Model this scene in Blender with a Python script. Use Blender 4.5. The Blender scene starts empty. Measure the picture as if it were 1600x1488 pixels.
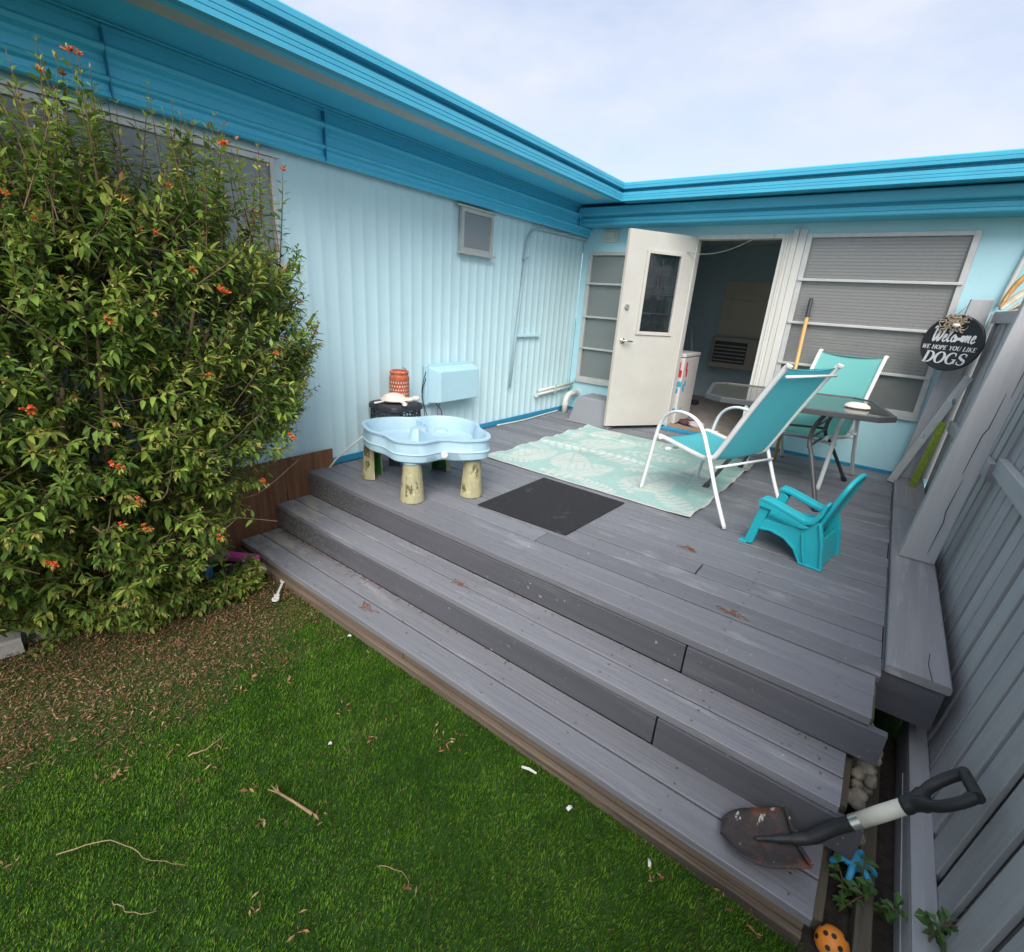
import bpy, bmesh, math, random
import numpy as np
from mathutils import Vector, Matrix
random.seed(7); rng = np.random.default_rng(7)
S = bpy.context.scene
COL = S.collection
R_ = math.radians

# ------------------------------------------------------------------ camera
cam_d = bpy.data.cameras.new('camera'); cam = bpy.data.objects.new('camera', cam_d); COL.objects.link(cam)
S.camera = cam
yaw, pitch, roll = 0.628, -0.342, 0.069
fw = Vector((-math.sin(yaw)*math.cos(pitch), math.cos(yaw)*math.cos(pitch), math.sin(pitch)))
rt = Vector((math.cos(yaw), math.sin(yaw), 0)); up = rt.cross(fw)
r2 = rt*math.cos(roll)+up*math.sin(roll); u2 = up*math.cos(roll)-rt*math.sin(roll)
m = Matrix((r2, u2, -fw)).transposed().to_4x4(); m.translation = (3.279, -5.655, 1.295)
cam.matrix_world = m
cam_d.sensor_fit = 'HORIZONTAL'; cam_d.sensor_width = 36; cam_d.lens = 36*766.94/1600
cam_d.clip_start = 0.02; cam_d.clip_end = 500

# ------------------------------------------------------------------ world, sun, exposure
SUN_EL, SUN_AZ = 44.0, 146.0          # azimuth clockwise from +y
W = bpy.data.worlds.new('World'); S.world = W; W.use_nodes = True
nt = W.node_tree; nt.nodes.clear()
def N(t, typ, **k):
    n = t.nodes.new(typ)
    for a, b in k.items(): setattr(n, a, b)
    return n
sky = N(nt, 'ShaderNodeTexSky', sky_type='NISHITA'); sky.sun_disc = False
sky.sun_elevation = R_(SUN_EL); sky.sun_rotation = R_(SUN_AZ); sky.dust_density = 2.0
tc = N(nt, 'ShaderNodeTexCoord'); mp = N(nt, 'ShaderNodeMapping'); mp.inputs['Scale'].default_value = (1, 1, 2.2)
nz = N(nt, 'ShaderNodeTexNoise'); nz.inputs['Scale'].default_value = 3.2; nz.inputs['Detail'].default_value = 7; nz.inputs['Roughness'].default_value = .58
rp = N(nt, 'ShaderNodeValToRGB'); rp.color_ramp.elements[0].position = .34; rp.color_ramp.elements[1].position = .66
rp.color_ramp.elements[0].color = (.50, .50, .50, 1); rp.color_ramp.elements[1].color = (.94, .94, .94, 1)
mx = N(nt, 'ShaderNodeMix', data_type='RGBA'); mx.inputs['B'].default_value = (3.7, 3.9, 4.45, 1)
bg = N(nt, 'ShaderNodeBackground'); bg.inputs['Strength'].default_value = .10
wo = N(nt, 'ShaderNodeOutputWorld')
L = nt.links.new
L(tc.outputs['Generated'], mp.inputs['Vector']); L(mp.outputs[0], nz.inputs['Vector']); L(nz.outputs['Fac'], rp.inputs['Fac'])
L(rp.outputs['Color'], mx.inputs['Factor']); L(sky.outputs[0], mx.inputs['A']); L(mx.outputs['Result'], bg.inputs['Color']); L(bg.outputs[0], wo.inputs['Surface'])
sl = bpy.data.lights.new('sun', 'SUN'); sun = bpy.data.objects.new('sun', sl); COL.objects.link(sun)
sl.energy = 2.0; sl.angle = R_(45); sl.color = (1, .96, .9)
sd = Vector((math.sin(R_(SUN_AZ))*math.cos(R_(SUN_EL)), math.cos(R_(SUN_AZ))*math.cos(R_(SUN_EL)), math.sin(R_(SUN_EL))))
sun.rotation_euler = sd.to_track_quat('Z', 'Y').to_euler(); sun.location = (3, -6, 9)
S.view_settings.view_transform = 'Standard'; S.view_settings.look = 'None'; S.view_settings.exposure = 1.2; S.view_settings.gamma = 1
S.cycles.adaptive_threshold = .02; S.cycles.max_bounces = 7; S.cycles.diffuse_bounces = 5; S.cycles.glossy_bounces = 3; S.cycles.transparent_max_bounces = 8; S.cycles.transmission_bounces = 4

# ------------------------------------------------------------------ helpers
WLOC = {}
class MB:
    def __init__(s): s.v = []; s.f = []; s.m = []
    def add(s, vs, fs, mi=0):
        o = len(s.v); s.v += [tuple(v) for v in vs]; s.f += [tuple(i+o for i in f) for f in fs]; s.m += [mi]*len(fs); return s
    def box(s, lo, hi, mi=0, M=None):
        x0, y0, z0 = lo; x1, y1, z1 = hi
        vs = [Vector(p) for p in ((x0,y0,z0),(x1,y0,z0),(x1,y1,z0),(x0,y1,z0),(x0,y0,z1),(x1,y0,z1),(x1,y1,z1),(x0,y1,z1))]
        if M: vs = [M @ v for v in vs]
        return s.add(vs, [(0,3,2,1),(4,5,6,7),(0,1,5,4),(1,2,6,5),(2,3,7,6),(3,0,4,7)], mi)
    def sweep(s, sec, frames, mi=0, caps=True, closed=True):   # sec 2d list; frames: (origin, ax, ay)
        n = len(sec); vs = []; fs = []
        for o, ax, ay in frames:
            for a, b in sec: vs.append(o+ax*a+ay*b)
        k = len(frames); e = n if closed else n-1
        for i in range(k-1):
            for j in range(e):
                fs.append((i*n+j, i*n+(j+1) % n, (i+1)*n+(j+1) % n, (i+1)*n+j))
        if caps and closed: fs += [tuple(range(n-1, -1, -1)), tuple((k-1)*n+j for j in range(n))]
        return s.add(vs, fs, mi)
    def board(s, p0, p1, w, t, up=(0,0,1), ch=.004, mi=0):
        p0 = Vector(p0); p1 = Vector(p1); d = (p1-p0).normalized(); up = Vector(up)
        sx = d.cross(up).normalized(); sy = sx.cross(d).normalized()
        a, b = w/2, t/2; c = min(ch, a*.5, b*.5)
        sec = [(-a+c,-b),(a-c,-b),(a,-b+c),(a,b-c),(a-c,b),(-a+c,b),(-a,b-c),(-a,-b+c)]
        return s.sweep(sec, [(p0, sx, sy), (p1, sx, sy)], mi)
    def tube(s, pts, r, n=8, mi=0, flat=1.0, caps=True):
        pts = [Vector(p) for p in pts]; k = len(pts)
        rs = r if isinstance(r, (list, tuple)) else [r]*k
        fr = []; prev = None
        for i in range(k):
            d = (pts[min(i+1, k-1)]-pts[max(i-1, 0)]).normalized()
            if prev is None:
                a = Vector((0,0,1)) if abs(d.z) < .9 else Vector((1,0,0))
                x = d.cross(a).normalized()
            else:
                x = (prev-d*prev.dot(d)).normalized()
            prev = x; y = d.cross(x)
            fr.append((pts[i], x*rs[i], y*rs[i]*flat))
        sec = [(math.cos(2*math.pi*j/n), math.sin(2*math.pi*j/n)) for j in range(n)]
        return s.sweep(sec, fr, mi, caps)
    def lathe(s, prof, c=(0,0,0), n=24, mi=0, a0=0, a1=2*math.pi):
        full = abs(a1-a0-2*math.pi) < 1e-6; k = n if full else n+1
        vs = []; fs = []; c = Vector(c)
        for j in range(k):
            a = a0+(a1-a0)*j/n
            for r, z in prof: vs.append(c+Vector((r*math.cos(a), r*math.sin(a), z)))
        q = len(prof)
        for j in range(n):
            j2 = (j+1) % k
            for i in range(q-1): fs.append((j*q+i, j2*q+i, j2*q+i+1, j*q+i+1))
        return s.add(vs, fs, mi)
    def prism(s, poly, z0, z1, M=None, mi=0):
        n = len(poly); vs = [Vector((x, y, z0)) for x, y in poly]+[Vector((x, y, z1)) for x, y in poly]
        if M: vs = [M @ v for v in vs]
        return s.add(vs, [tuple(range(n-1,-1,-1)), tuple(range(n, 2*n))]+[(i, (i+1) % n, n+(i+1) % n, n+i) for i in range(n)], mi)
    def ico(s, c, r, sub=2, jit=0, mi=0, sc=(1,1,1)):
        bm = bmesh.new(); bmesh.ops.create_icosphere(bm, subdivisions=sub, radius=1)
        rr = random.Random(int(abs(c[0]*997+c[1]*631+c[2]*37)*100))
        vs = [Vector((v.co.x*sc[0]*r, v.co.y*sc[1]*r, v.co.z*sc[2]*r))*(1+rr.uniform(-jit, jit))+Vector(c) for v in bm.verts]
        fs = [[v.index for v in f.verts] for f in bm.faces]; bm.free()
        return s.add(vs, fs, mi)
    def build(s, name, mats, parent=None, smooth=False, local=False, bevel=0, kind=None, M=None):
        if not isinstance(mats, (list, tuple)): mats = [mats]
        vs = [Vector(v) for v in s.v]
        if M: vs = [M @ v for v in vs]
        xs, ys, zs = zip(*vs)
        o = Vector(((min(xs)+max(xs))/2, (min(ys)+max(ys))/2, (min(zs) if parent is None else (min(zs)+max(zs))/2)))
        me = bpy.data.meshes.new(name); me.from_pydata([v-o for v in vs], [], s.f)
        for mm in mats: me.materials.append(mm)
        if len(mats) > 1: me.polygons.foreach_set('material_index', s.m)
        if smooth is True: me.polygons.foreach_set('use_smooth', [True]*len(me.polygons))
        me.validate(); me.update()
        if smooth and smooth is not True: me.polygons.foreach_set('use_smooth', [True]*len(me.polygons)); me.set_sharp_from_angle(angle=R_(smooth))
        ob = bpy.data.objects.new(name, me); COL.objects.link(ob)
        link(ob, parent, o, local)
        if bevel:
            b = ob.modifiers.new('bevel', 'BEVEL'); b.width = bevel; b.segments = 2; b.limit_method = 'ANGLE'; b.angle_limit = R_(40)
        if kind: ob['kind'] = kind
        return ob
def link(ob, parent, o, local=False):
    if parent is None: ob.location = o; WLOC[ob.name] = Vector(o)
    else:
        ob.parent = parent
        if local: ob.location = Vector(o)-(WLOC[parent.name] if parent.parent else Vector()); WLOC[ob.name] = Vector(o)
        else: ob.location = Vector(o)-WLOC[parent.name]; WLOC[ob.name] = Vector(o)
def thing(name, label, cat, loc, rz=0, group=None, rot=None):
    e = bpy.data.objects.new(name, None); COL.objects.link(e); e.location = loc; e.rotation_euler = rot or (0, 0, rz); e.empty_display_size = .1
    WLOC[e.name] = Vector(loc); return tag(e, label, cat, group)
def tag(o, label, cat, group=None):
    o['label'] = label; o['category'] = cat
    if group: o['group'] = group
    return o
def spline(pts, n=6, closed=False):
    P = [Vector(p) for p in pts]; k = len(P); out = []
    for i in range(k if closed else k-1):
        if closed: a, b, c, d = P[i-1], P[i], P[(i+1) % k], P[(i+2) % k]
        else: a, b, c, d = P[max(i-1,0)], P[i], P[i+1], P[min(i+2,k-1)]
        for j in range(n):
            t = j/n
            out.append(.5*((2*b)+(c-a)*t+(2*a-5*b+4*c-d)*t*t+(3*b-a-3*c+d)*t**3))
    if not closed: out.append(P[-1])
    return out
def np_mesh(name, V, F, mat, cols=None, smooth=False):   # V (n,3), F (m,k)
    me = bpy.data.meshes.new(name); nv = len(V); F = np.asarray(F, np.int32); k = F.shape[1]
    me.vertices.add(nv); me.vertices.foreach_set('co', np.asarray(V, np.float32).ravel())
    me.loops.add(F.size); me.loops.foreach_set('vertex_index', F.ravel())
    me.polygons.add(len(F)); me.polygons.foreach_set('loop_start', np.arange(0, F.size, k, dtype=np.int32)); me.polygons.foreach_set('loop_total', np.full(len(F), k, np.int32))
    if smooth: me.polygons.foreach_set('use_smooth', np.ones(len(F), bool))
    if cols is not None:
        a = me.color_attributes.new('tint', 'FLOAT_COLOR', 'POINT'); c = np.ones((nv, 4), np.float32); c[:, :3] = cols; a.data.foreach_set('color', c.ravel())
    me.materials.append(mat); me.update(); me.validate()
    ob = bpy.data.objects.new(name, me); COL.objects.link(ob); return ob

# ------------------------------------------------------------------ materials
def material(name, col, rough=.6, metal=0.0, var=.12, vscale=6.0, stretch=(1,1,1), rnd=0.0, wear=(), bump=0.0, bscale=60.0, bstretch=None, spec=.4, attr=None, trans=0.0, coat=0.0):
    """wear: list of (colour, scale, threshold, softness, stretch)"""
    mt = bpy.data.materials.new(name); mt.use_nodes = True; t = mt.node_tree; b = t.nodes['Principled BSDF']; out = t.nodes['Material Output']
    ln = t.links.new
    b.inputs['Roughness'].default_value = rough; b.inputs['Metallic'].default_value = metal; b.inputs['Specular IOR Level'].default_value = spec
    b.inputs['Coat Weight'].default_value = coat
    geo = N(t, 'ShaderNodeNewGeometry')
    def nz(scale, st, det=5, rg=.6):
        mp = N(t, 'ShaderNodeMapping'); mp.inputs['Scale'].default_value = st; ln(geo.outputs['Position'], mp.inputs['Vector'])
        n = N(t, 'ShaderNodeTexNoise'); n.inputs['Scale'].default_value = scale; n.inputs['Detail'].default_value = det; n.inputs['Roughness'].default_value = rg
        if rnd:
            oi = N(t, 'ShaderNodeObjectInfo'); ad = N(t, 'ShaderNodeVectorMath', operation='SCALE'); ad.inputs[0].default_value = (17, 31, 23); ln(oi.outputs['Random'], ad.inputs['Scale'])
            a2 = N(t, 'ShaderNodeVectorMath', operation='ADD'); ln(mp.outputs[0], a2.inputs[0]); ln(ad.outputs[0], a2.inputs[1]); ln(a2.outputs[0], n.inputs['Vector'])
        else: ln(mp.outputs[0], n.inputs['Vector'])
        return n.outputs['Fac']
    if attr:
        a = N(t, 'ShaderNodeAttribute', attribute_name=attr); cur = a.outputs['Color']
    else:
        r = N(t, 'ShaderNodeRGB'); r.outputs[0].default_value = (*col, 1); cur = r.outputs[0]
    f = nz(vscale, stretch); mr = N(t, 'ShaderNodeMapRange'); mr.inputs[1].default_value = .25; mr.inputs[2].default_value = .75; mr.inputs[3].default_value = 1-var; mr.inputs[4].default_value = 1+var
    ln(f, mr.inputs[0]); val = mr.outputs[0]
    if rnd:
        oi = N(t, 'ShaderNodeObjectInfo'); m2 = N(t, 'ShaderNodeMapRange'); m2.inputs[3].default_value = 1-rnd; m2.inputs[4].default_value = 1+rnd; ln(oi.outputs['Random'], m2.inputs[0])
        mu = N(t, 'ShaderNodeMath', operation='MULTIPLY'); ln(val, mu.inputs[0]); ln(m2.outputs[0], mu.inputs[1]); val = mu.outputs[0]
    sc = N(t, 'ShaderNodeVectorMath', operation='SCALE'); ln(cur, sc.inputs[0]); ln(val, sc.inputs['Scale']); cur = sc.outputs[0]
    for c2, wsc, thr, soft, st, *xr in wear:
        w = nz(wsc, st, 8, .65); m3 = N(t, 'ShaderNodeMapRange'); m3.inputs[1].default_value = thr; m3.inputs[2].default_value = thr+soft; ln(w, m3.inputs[0])
        fo_ = m3.outputs[0]
        if xr:      # a patch that thins out along the boards
            sx = N(t, 'ShaderNodeSeparateXYZ'); ln(geo.outputs['Position'], sx.inputs[0]); mr2 = N(t, 'ShaderNodeMapRange'); mr2.inputs[1].default_value = xr[0]; mr2.inputs[2].default_value = xr[1]; mr2.inputs[3].default_value = .16; mr2.inputs[4].default_value = -.10; ln(sx.outputs[0], mr2.inputs[0])
            ad = N(t, 'ShaderNodeMath', operation='ADD'); ln(w, ad.inputs[0]); ln(mr2.outputs[0], ad.inputs[1]); ln(ad.outputs[0], m3.inputs[0])
        mxn = N(t, 'ShaderNodeMix', data_type='RGBA'); ln(fo_, mxn.inputs['Factor']); ln(cur, mxn.inputs['A']); mxn.inputs['B'].default_value = (*c2, 1); cur = mxn.outputs['Result']
    ln(cur, b.inputs['Base Color'])
    if bump:
        f2 = nz(bscale, bstretch or stretch, 6); bp = N(t, 'ShaderNodeBump'); bp.inputs['Strength'].default_value = bump; bp.inputs['Distance'].default_value = .01; ln(f2, bp.inputs['Height']); ln(bp.outputs[0], b.inputs['Normal'])
    if trans:
        tr = N(t, 'ShaderNodeBsdfTranslucent'); ln(cur, tr.inputs['Color']); ms = N(t, 'ShaderNodeMixShader'); ms.inputs[0].default_value = trans
        ln(b.outputs[0], ms.inputs[1]); ln(tr.outputs[0], ms.inputs[2]); ln(ms.outputs[0], out.inputs['Surface'])
    return mt
def glass(name, tint=(.8,.85,.85), tr=.8, rough=.03, haze=(.3,.32,.33)):
    mt = bpy.data.materials.new(name); mt.use_nodes = True; t = mt.node_tree; t.nodes.clear(); ln = t.links.new
    o = N(t, 'ShaderNodeOutputMaterial'); a = N(t, 'ShaderNodeBsdfTransparent'); a.inputs[0].default_value = (*tint, 1)
    d = N(t, 'ShaderNodeBsdfDiffuse'); d.inputs[0].default_value = (*haze, 1)
    m1 = N(t, 'ShaderNodeMixShader'); m1.inputs[0].default_value = 1-tr; ln(a.outputs[0], m1.inputs[1]); ln(d.outputs[0], m1.inputs[2])
    g = N(t, 'ShaderNodeBsdfGlossy'); g.inputs['Roughness'].default_value = rough; fr = N(t, 'ShaderNodeFresnel'); fr.inputs[0].default_value = 1.5
    nn = N(t, 'ShaderNodeTexNoise'); nn.inputs['Scale'].default_value = 3; bp = N(t, 'ShaderNodeBump'); bp.inputs['Strength'].default_value = .04; bp.inputs['Distance'].default_value = .05
    ln(nn.outputs['Fac'], bp.inputs['Height']); ln(bp.outputs[0], g.inputs['Normal'])
    m2 = N(t, 'ShaderNodeMixShader'); ln(fr.outputs[0], m2.inputs[0]); ln(m1.outputs[0], m2.inputs[1]); ln(g.outputs[0], m2.inputs[2]); ln(m2.outputs[0], o.inputs['Surface'])
    return mt
one = (1,1,1); alongx = (.06,1,1); alongy = (1,.06,1); alongz = (1,1,.06)
WHT = (.62,.63,.65)
M = dict(
 deck=material('deck_paint', (.172,.175,.195), .62, var=.11, vscale=22, stretch=alongx, rnd=.15, bump=.4, bscale=70, bstretch=(.04,1,1),
   wear=[((.28,.285,.30), 9, .56, .14, (.25,1,1)), ((.15,.125,.10), 14, .70, .04, (.18,1,1)), ((.62,.63,.64), 30, .70, .02, one), ((.10,.10,.105), 1.3, .62, .5, one)]),
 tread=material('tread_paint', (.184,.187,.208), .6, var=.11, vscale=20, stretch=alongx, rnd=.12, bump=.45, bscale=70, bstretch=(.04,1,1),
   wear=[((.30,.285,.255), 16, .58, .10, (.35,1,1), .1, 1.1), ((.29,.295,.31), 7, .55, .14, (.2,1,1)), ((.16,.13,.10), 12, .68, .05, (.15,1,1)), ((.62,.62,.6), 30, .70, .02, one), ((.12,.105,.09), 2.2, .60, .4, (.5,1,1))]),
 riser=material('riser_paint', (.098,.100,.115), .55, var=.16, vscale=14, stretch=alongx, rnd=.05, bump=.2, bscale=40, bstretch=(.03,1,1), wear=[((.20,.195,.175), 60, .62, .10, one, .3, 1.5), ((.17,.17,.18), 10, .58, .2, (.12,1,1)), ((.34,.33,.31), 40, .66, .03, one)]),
 ledge=material('ledge_paint', (.27,.265,.275), .6, var=.14, vscale=20, stretch=alongy, rnd=.08, bump=.35, bscale=50, bstretch=(1,.04,1), wear=[((.40,.395,.40), 8, .58, .1, alongy), ((.12,.09,.07), 16, .72, .03, alongy)]),
 fence=material('fence_paint', (.41,.415,.425), .58, var=.13, vscale=16, stretch=alongz, rnd=.10, bump=.3, bscale=45, bstretch=(1,1,.04), wear=[((.30,.305,.32), 8, .62, .12, alongz), ((.10,.09,.085), 20, .73, .03, alongz), ((.7,.7,.68), 30, .775, .01, one)]),
 fenceshade=material('fence_recess_shade', (.17,.17,.18), .7, var=.25, vscale=16, stretch=alongz, rnd=.15, bump=.3, bscale=45, bstretch=(1,1,.04)),  # shade of the recessed gaps put into the backing boards' colour
 rail=material('rail_paint', (.42,.425,.435), .58, var=.13, vscale=16, stretch=alongy, rnd=.08, bump=.3, bscale=45, bstretch=(1,.04,1), wear=[((.34,.34,.34), 8, .60, .12, alongy)]),
 rawwood=material('weathered_timber', (.15,.115,.085), .85, var=.35, vscale=20, stretch=alongx, rnd=.12, bump=.8, bscale=45, bstretch=(.03,1,1), wear=[((.055,.045,.035), 12, .58, .1, alongx), ((.26,.24,.21), 18, .66, .06, alongx)]),
 rawwoody=material('weathered_stringer', (.12,.105,.075), .85, var=.35, vscale=20, stretch=alongy, rnd=.12, bump=.8, bscale=45, bstretch=(1,.03,1), wear=[((.04,.035,.03), 12, .56, .1, alongy)]),
 skirt=material('brown_skirting', (.20,.095,.048), .6, var=.5, vscale=28, stretch=(1,1,.05), bump=.3, bscale=50, wear=[((.24,.13,.07), 30, .58, .1, (1,1,.04)), ((.04,.02,.012), 26, .62, .06, (1,1,.03))]),
 wall=material('pale_blue_paint', (.60,.81,.85), .45, var=.04, vscale=2.0, bump=.05, bscale=30, spec=.3, wear=[((.46,.63,.68), 14, .60, .30, (1,1,.05)), ((.46,.64,.70), 3.0, .62, .25, (1,1,.25)), ((.40,.47,.44), 5, .70, .2, (1,1,.3)), ((.30,.36,.36), 36, .79, .01, one)]),
 wall2=material('blue_stucco_paint', (.44,.70,.77), .55, var=.05, vscale=3.0, bump=.1, bscale=60, spec=.3, wear=[((.33,.52,.58), 3.5, .62, .25, (1,1,.4))]),
 teal=material('teal_paint', (.11,.60,.84), .38, var=.06, vscale=4.0, stretch=(1,.2,1), bump=.04, bscale=20, spec=.4, wear=[((.10,.40,.55), 5, .66, .2, one)]),
 tealx=material('teal_fascia_paint', (.075,.43,.61), .36, var=.06, vscale=4.0, bump=.04, bscale=20, spec=.4, wear=[((.16,.48,.62), 5, .66, .2, one)]),
 soffitw=material('white_soffit', (.52,.50,.48), .7, var=.1, vscale=5),
 roofing=material('roofing', (.55,.55,.54), .8, var=.1, vscale=4),
 alu=material('aged_aluminium', (.55,.55,.53), .42, metal=.25, var=.10, vscale=10, bump=.06, wear=[((.36,.33,.28), 12, .68, .1, one)]),
 trim=material('chalky_white_trim', (.60,.59,.55), .6, var=.12, vscale=12, stretch=alongz, bump=.15, wear=[((.36,.31,.25), 14, .64, .06, alongz)]),
 door=material('door_white', (.50,.485,.44), .5, var=.08, vscale=3, bump=.05, bscale=20, wear=[((.48,.42,.34), 9, .72, .1, one)]),
 dooredge=material('door_edge', (.62,.55,.46), .6, var=.2, vscale=14, stretch=alongz),
 blind=material('blind_slat', (.80,.80,.78), .5, var=.05, vscale=3),
 metal=material('dark_metal', (.22,.2,.17), .35, metal=.9, var=.15),
 chrome=material('satin_metal', (.6,.58,.54), .3, metal=.9, var=.1),
 white=material('white_powder_coat', (.76,.76,.75), .35, var=.04, vscale=6, wear=[((.45,.42,.38), 20, .76, .03, one)]),
 whiteplastic=material('white_plastic', (.72,.71,.68), .45, var=.06, vscale=8),
 sling=material('aqua_sling', (.12,.55,.60), .7, var=.10, vscale=260, trans=.35, bump=.15, bscale=900, spec=.2),
 slingl=material('pale_aqua_sling', (.20,.56,.53), .7, var=.10, vscale=260, trans=.30, bump=.15, bscale=900, spec=.2),
 kid=material('turquoise_plastic', (.02,.43,.50), .36, var=.06, vscale=7, spec=.5, wear=[((.12,.48,.52), 10, .68, .12, one)]),
 frame=material('dark_table_frame', (.075,.078,.082), .42, var=.12, vscale=10, wear=[((.14,.09,.06), 16, .72, .05, one)]),
 glasstop=glass('table_glass', (.72,.78,.74), .80, .02, (.36,.40,.37)),
 pane=glass('window_glass', (.90,.90,.89), .72, .02, (.50,.50,.49)), doorpane=glass('dark_door_glass', (.40,.44,.46), .90, .02, (.10,.12,.13)),
 screen=glass('screened_glass', (.72,.76,.75), .55, .10, (.42,.46,.45)),
 smallpane=glass('frosted_glass', (.5,.52,.53), .35, .10, (.46,.49,.50)),
 rubber=material('black_mat', (.022,.022,.026), .95, var=.25, vscale=60, bump=.5, bscale=300, wear=[((.34,.34,.33), 20, .69, .03, one), ((.09,.09,.09), 5, .60, .15, one)]),
 rug=material('rug_print', (.4,.7,.62), .85, var=.08, vscale=30, attr='tint', bump=.25, bscale=420),
 black=material('charcoal_plastic', (.035,.037,.045), .5, var=.1),
 orange=material('orange_lantern', (.50,.125,.06), .5, var=.25, vscale=40, wear=[((.75,.45,.32), 40, .60, .06, one)]),
 pearl=material('cream_plaster', (.74,.66,.58), .6, var=.12, vscale=14, bump=.3, bscale=50),
 tub=material('pale_blue_plastic', (.52,.72,.82), .35, var=.10, vscale=5, wear=[((.62,.76,.82), 6, .56, .2, one), ((.25,.5,.78), 5, .66, .15, one), ((.38,.42,.36), 30, .70, .05, one)], trans=.3),
 bark=material('faux_bark_plastic', (.40,.37,.22), .5, var=.25, vscale=22, stretch=(1,1,.4), bump=.8, bscale=34, wear=[((.13,.115,.05), 22, .55, .06, (1,1,.35)), ((.52,.50,.36), 34, .60, .05, one)]),
 legin=material('green_plastic', (.035,.20,.045), .4, var=.3, vscale=14, stretch=alongz),
 box=material('pale_blue_box_paint', (.46,.69,.78), .45, var=.03, vscale=4),
 pvc=material('pvc_pipe', (.66,.66,.61), .4, var=.08, vscale=10),
 conduit=material('painted_conduit', (.40,.52,.56), .45, var=.08, vscale=10),
 greybin=material('grey_bin_plastic', (.235,.245,.265), .6, var=.06, vscale=5),
 sign=material('sign_black', (.018,.020,.025), .45, var=.1),
 ink=material('sign_lettering', (.72,.72,.72), .6, var=.1, vscale=40),
 raffia=material('raffia', (.36,.29,.21), .8, var=.4, vscale=40, rnd=.15),
 flaking=material('flaking_white_board', (.50,.52,.52), .8, var=.15, vscale=14, bump=.4, wear=[((.10,.22,.30), 14, .57, .04, (1,1,.35)), ((.24,.2,.16), 18, .68, .05, one)]),
 handlew=material('ash_handle', (.60,.36,.13), .45, var=.12, vscale=20, stretch=alongz),
 blade=material('rusty_blade', (.05,.042,.04), .6, metal=.2, var=.3, vscale=20, bump=.3, wear=[((.20,.075,.04), 7, .545, .12, one), ((.50,.48,.44), 20, .615, .012, (1,.35,1)), ((.55,.53,.5), 60, .68, .02, one)]),
 blackgrip=material('scuffed_black_grip', (.025,.026,.028), .5, var=.2, bump=.15, wear=[((.5,.5,.48), 55, .74, .02, one)]),
 cream=material('cream_handle', (.66,.64,.55), .45, var=.10, vscale=16, wear=[((.30,.27,.21), 40, .74, .03, one)]),
 foam=material('aged_foam', (.30,.27,.21), .9, var=.4, vscale=18, bump=1.0, bscale=40, wear=[((.12,.11,.10), 20, .56, .12, one)]),
 glove=material('blue_nitrile', (.05,.36,.60), .5, var=.15, vscale=20),
 ball=material('ball_orange', (.80,.26,.03), .4, var=.05), ballb=material('ball_blue', (.02,.12,.5), .4, var=.05), ballk=material('ball_dark', (.02,.02,.02), .5),
 soil=material('soil', (.045,.035,.028), .95, var=.5, vscale=30, bump=1, bscale=60),
 lawnbase=material('turf_backing', (.022,.060,.008), .95, var=.4, vscale=40, wear=[((.07,.05,.03), 3, .62, .1, one)]),
 turf=material('turf_fibre', (.05,.13,.02), .7, var=.1, vscale=3, attr='tint', trans=.3, spec=.12),
 litter=material('leaf_litter_tone', (.2,.1,.05), .85, var=.15, attr='tint', trans=.15),
 leaf=material('shrub_leaf', (.05,.12,.03), .65, var=.12, vscale=9, attr='tint', trans=.36, spec=.2),
 twig=material('twig_bark', (.13,.085,.045), .8, var=.3, vscale=20),
 flower=material('firebush_flower', (.68,.12,.035), .5, var=.25, vscale=30, rnd=.2, trans=.2),
 rock=material('pale_rock', (.33,.31,.28), .9, var=.25, vscale=12, bump=.8, bscale=25),
 concrete=material('concrete_edging', (.30,.30,.28), .9, var=.2, vscale=12, bump=.5, bscale=40),
 blue=material('toy_blue', (.03,.30,.62), .4, var=.06), pink=material('toy_pink', (.68,.08,.36), .4, var=.08),
 plank=material('dry_stick', (.26,.18,.10), .8, var=.25, vscale=30), paper=material('white_scrap', (.58,.58,.55), .7, var=.15, vscale=60),
 inwall=material('interior_paint', (.50,.64,.69), .7, var=.06), infloor=material('interior_floor', (.36,.32,.29), .6, var=.25, vscale=8), inceil=material('interior_ceiling', (.7,.73,.74), .8, var=.05),
 acgrey=material('air_conditioner_case', (.45,.40,.33), .6, var=.08), acdark=material('air_conditioner_grille', (.06,.07,.08), .6, var=.1),
 beige=material('beige_blind', (.66,.61,.49), .7, var=.06), freezer=material('freezer_white', (.60,.58,.56), .4, var=.05),
 needle=material('rusty_needle', (.20,.075,.035), .8, var=.3), red=material('red_sticker', (.60,.03,.04), .5), cyan=material('cyan_sticker', (.05,.35,.50), .5),
 rag=material('rag', (.45,.40,.44), .9, var=.3, vscale=20), ragd=material('dark_rag', (.09,.04,.045), .9, var=.3, vscale=20),
 hedge=material('hedge_leaf', (.14,.24,.03), .5, var=.2, attr='tint', trans=.3),
 husk=material('dry_palm_husk', (.50,.26,.08), .6, var=.35, vscale=18, wear=[((.62,.47,.25), 10, .55, .1, one)]), husk2=material('pale_palm_husk', (.55,.48,.36), .7, var=.3, vscale=20),
 stump=material('threshold_wood', (.30,.19,.11), .7, var=.3, vscale=20, stretch=alongx), step=material('teal_threshold', (.03,.26,.45), .5, var=.1),
)

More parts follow.
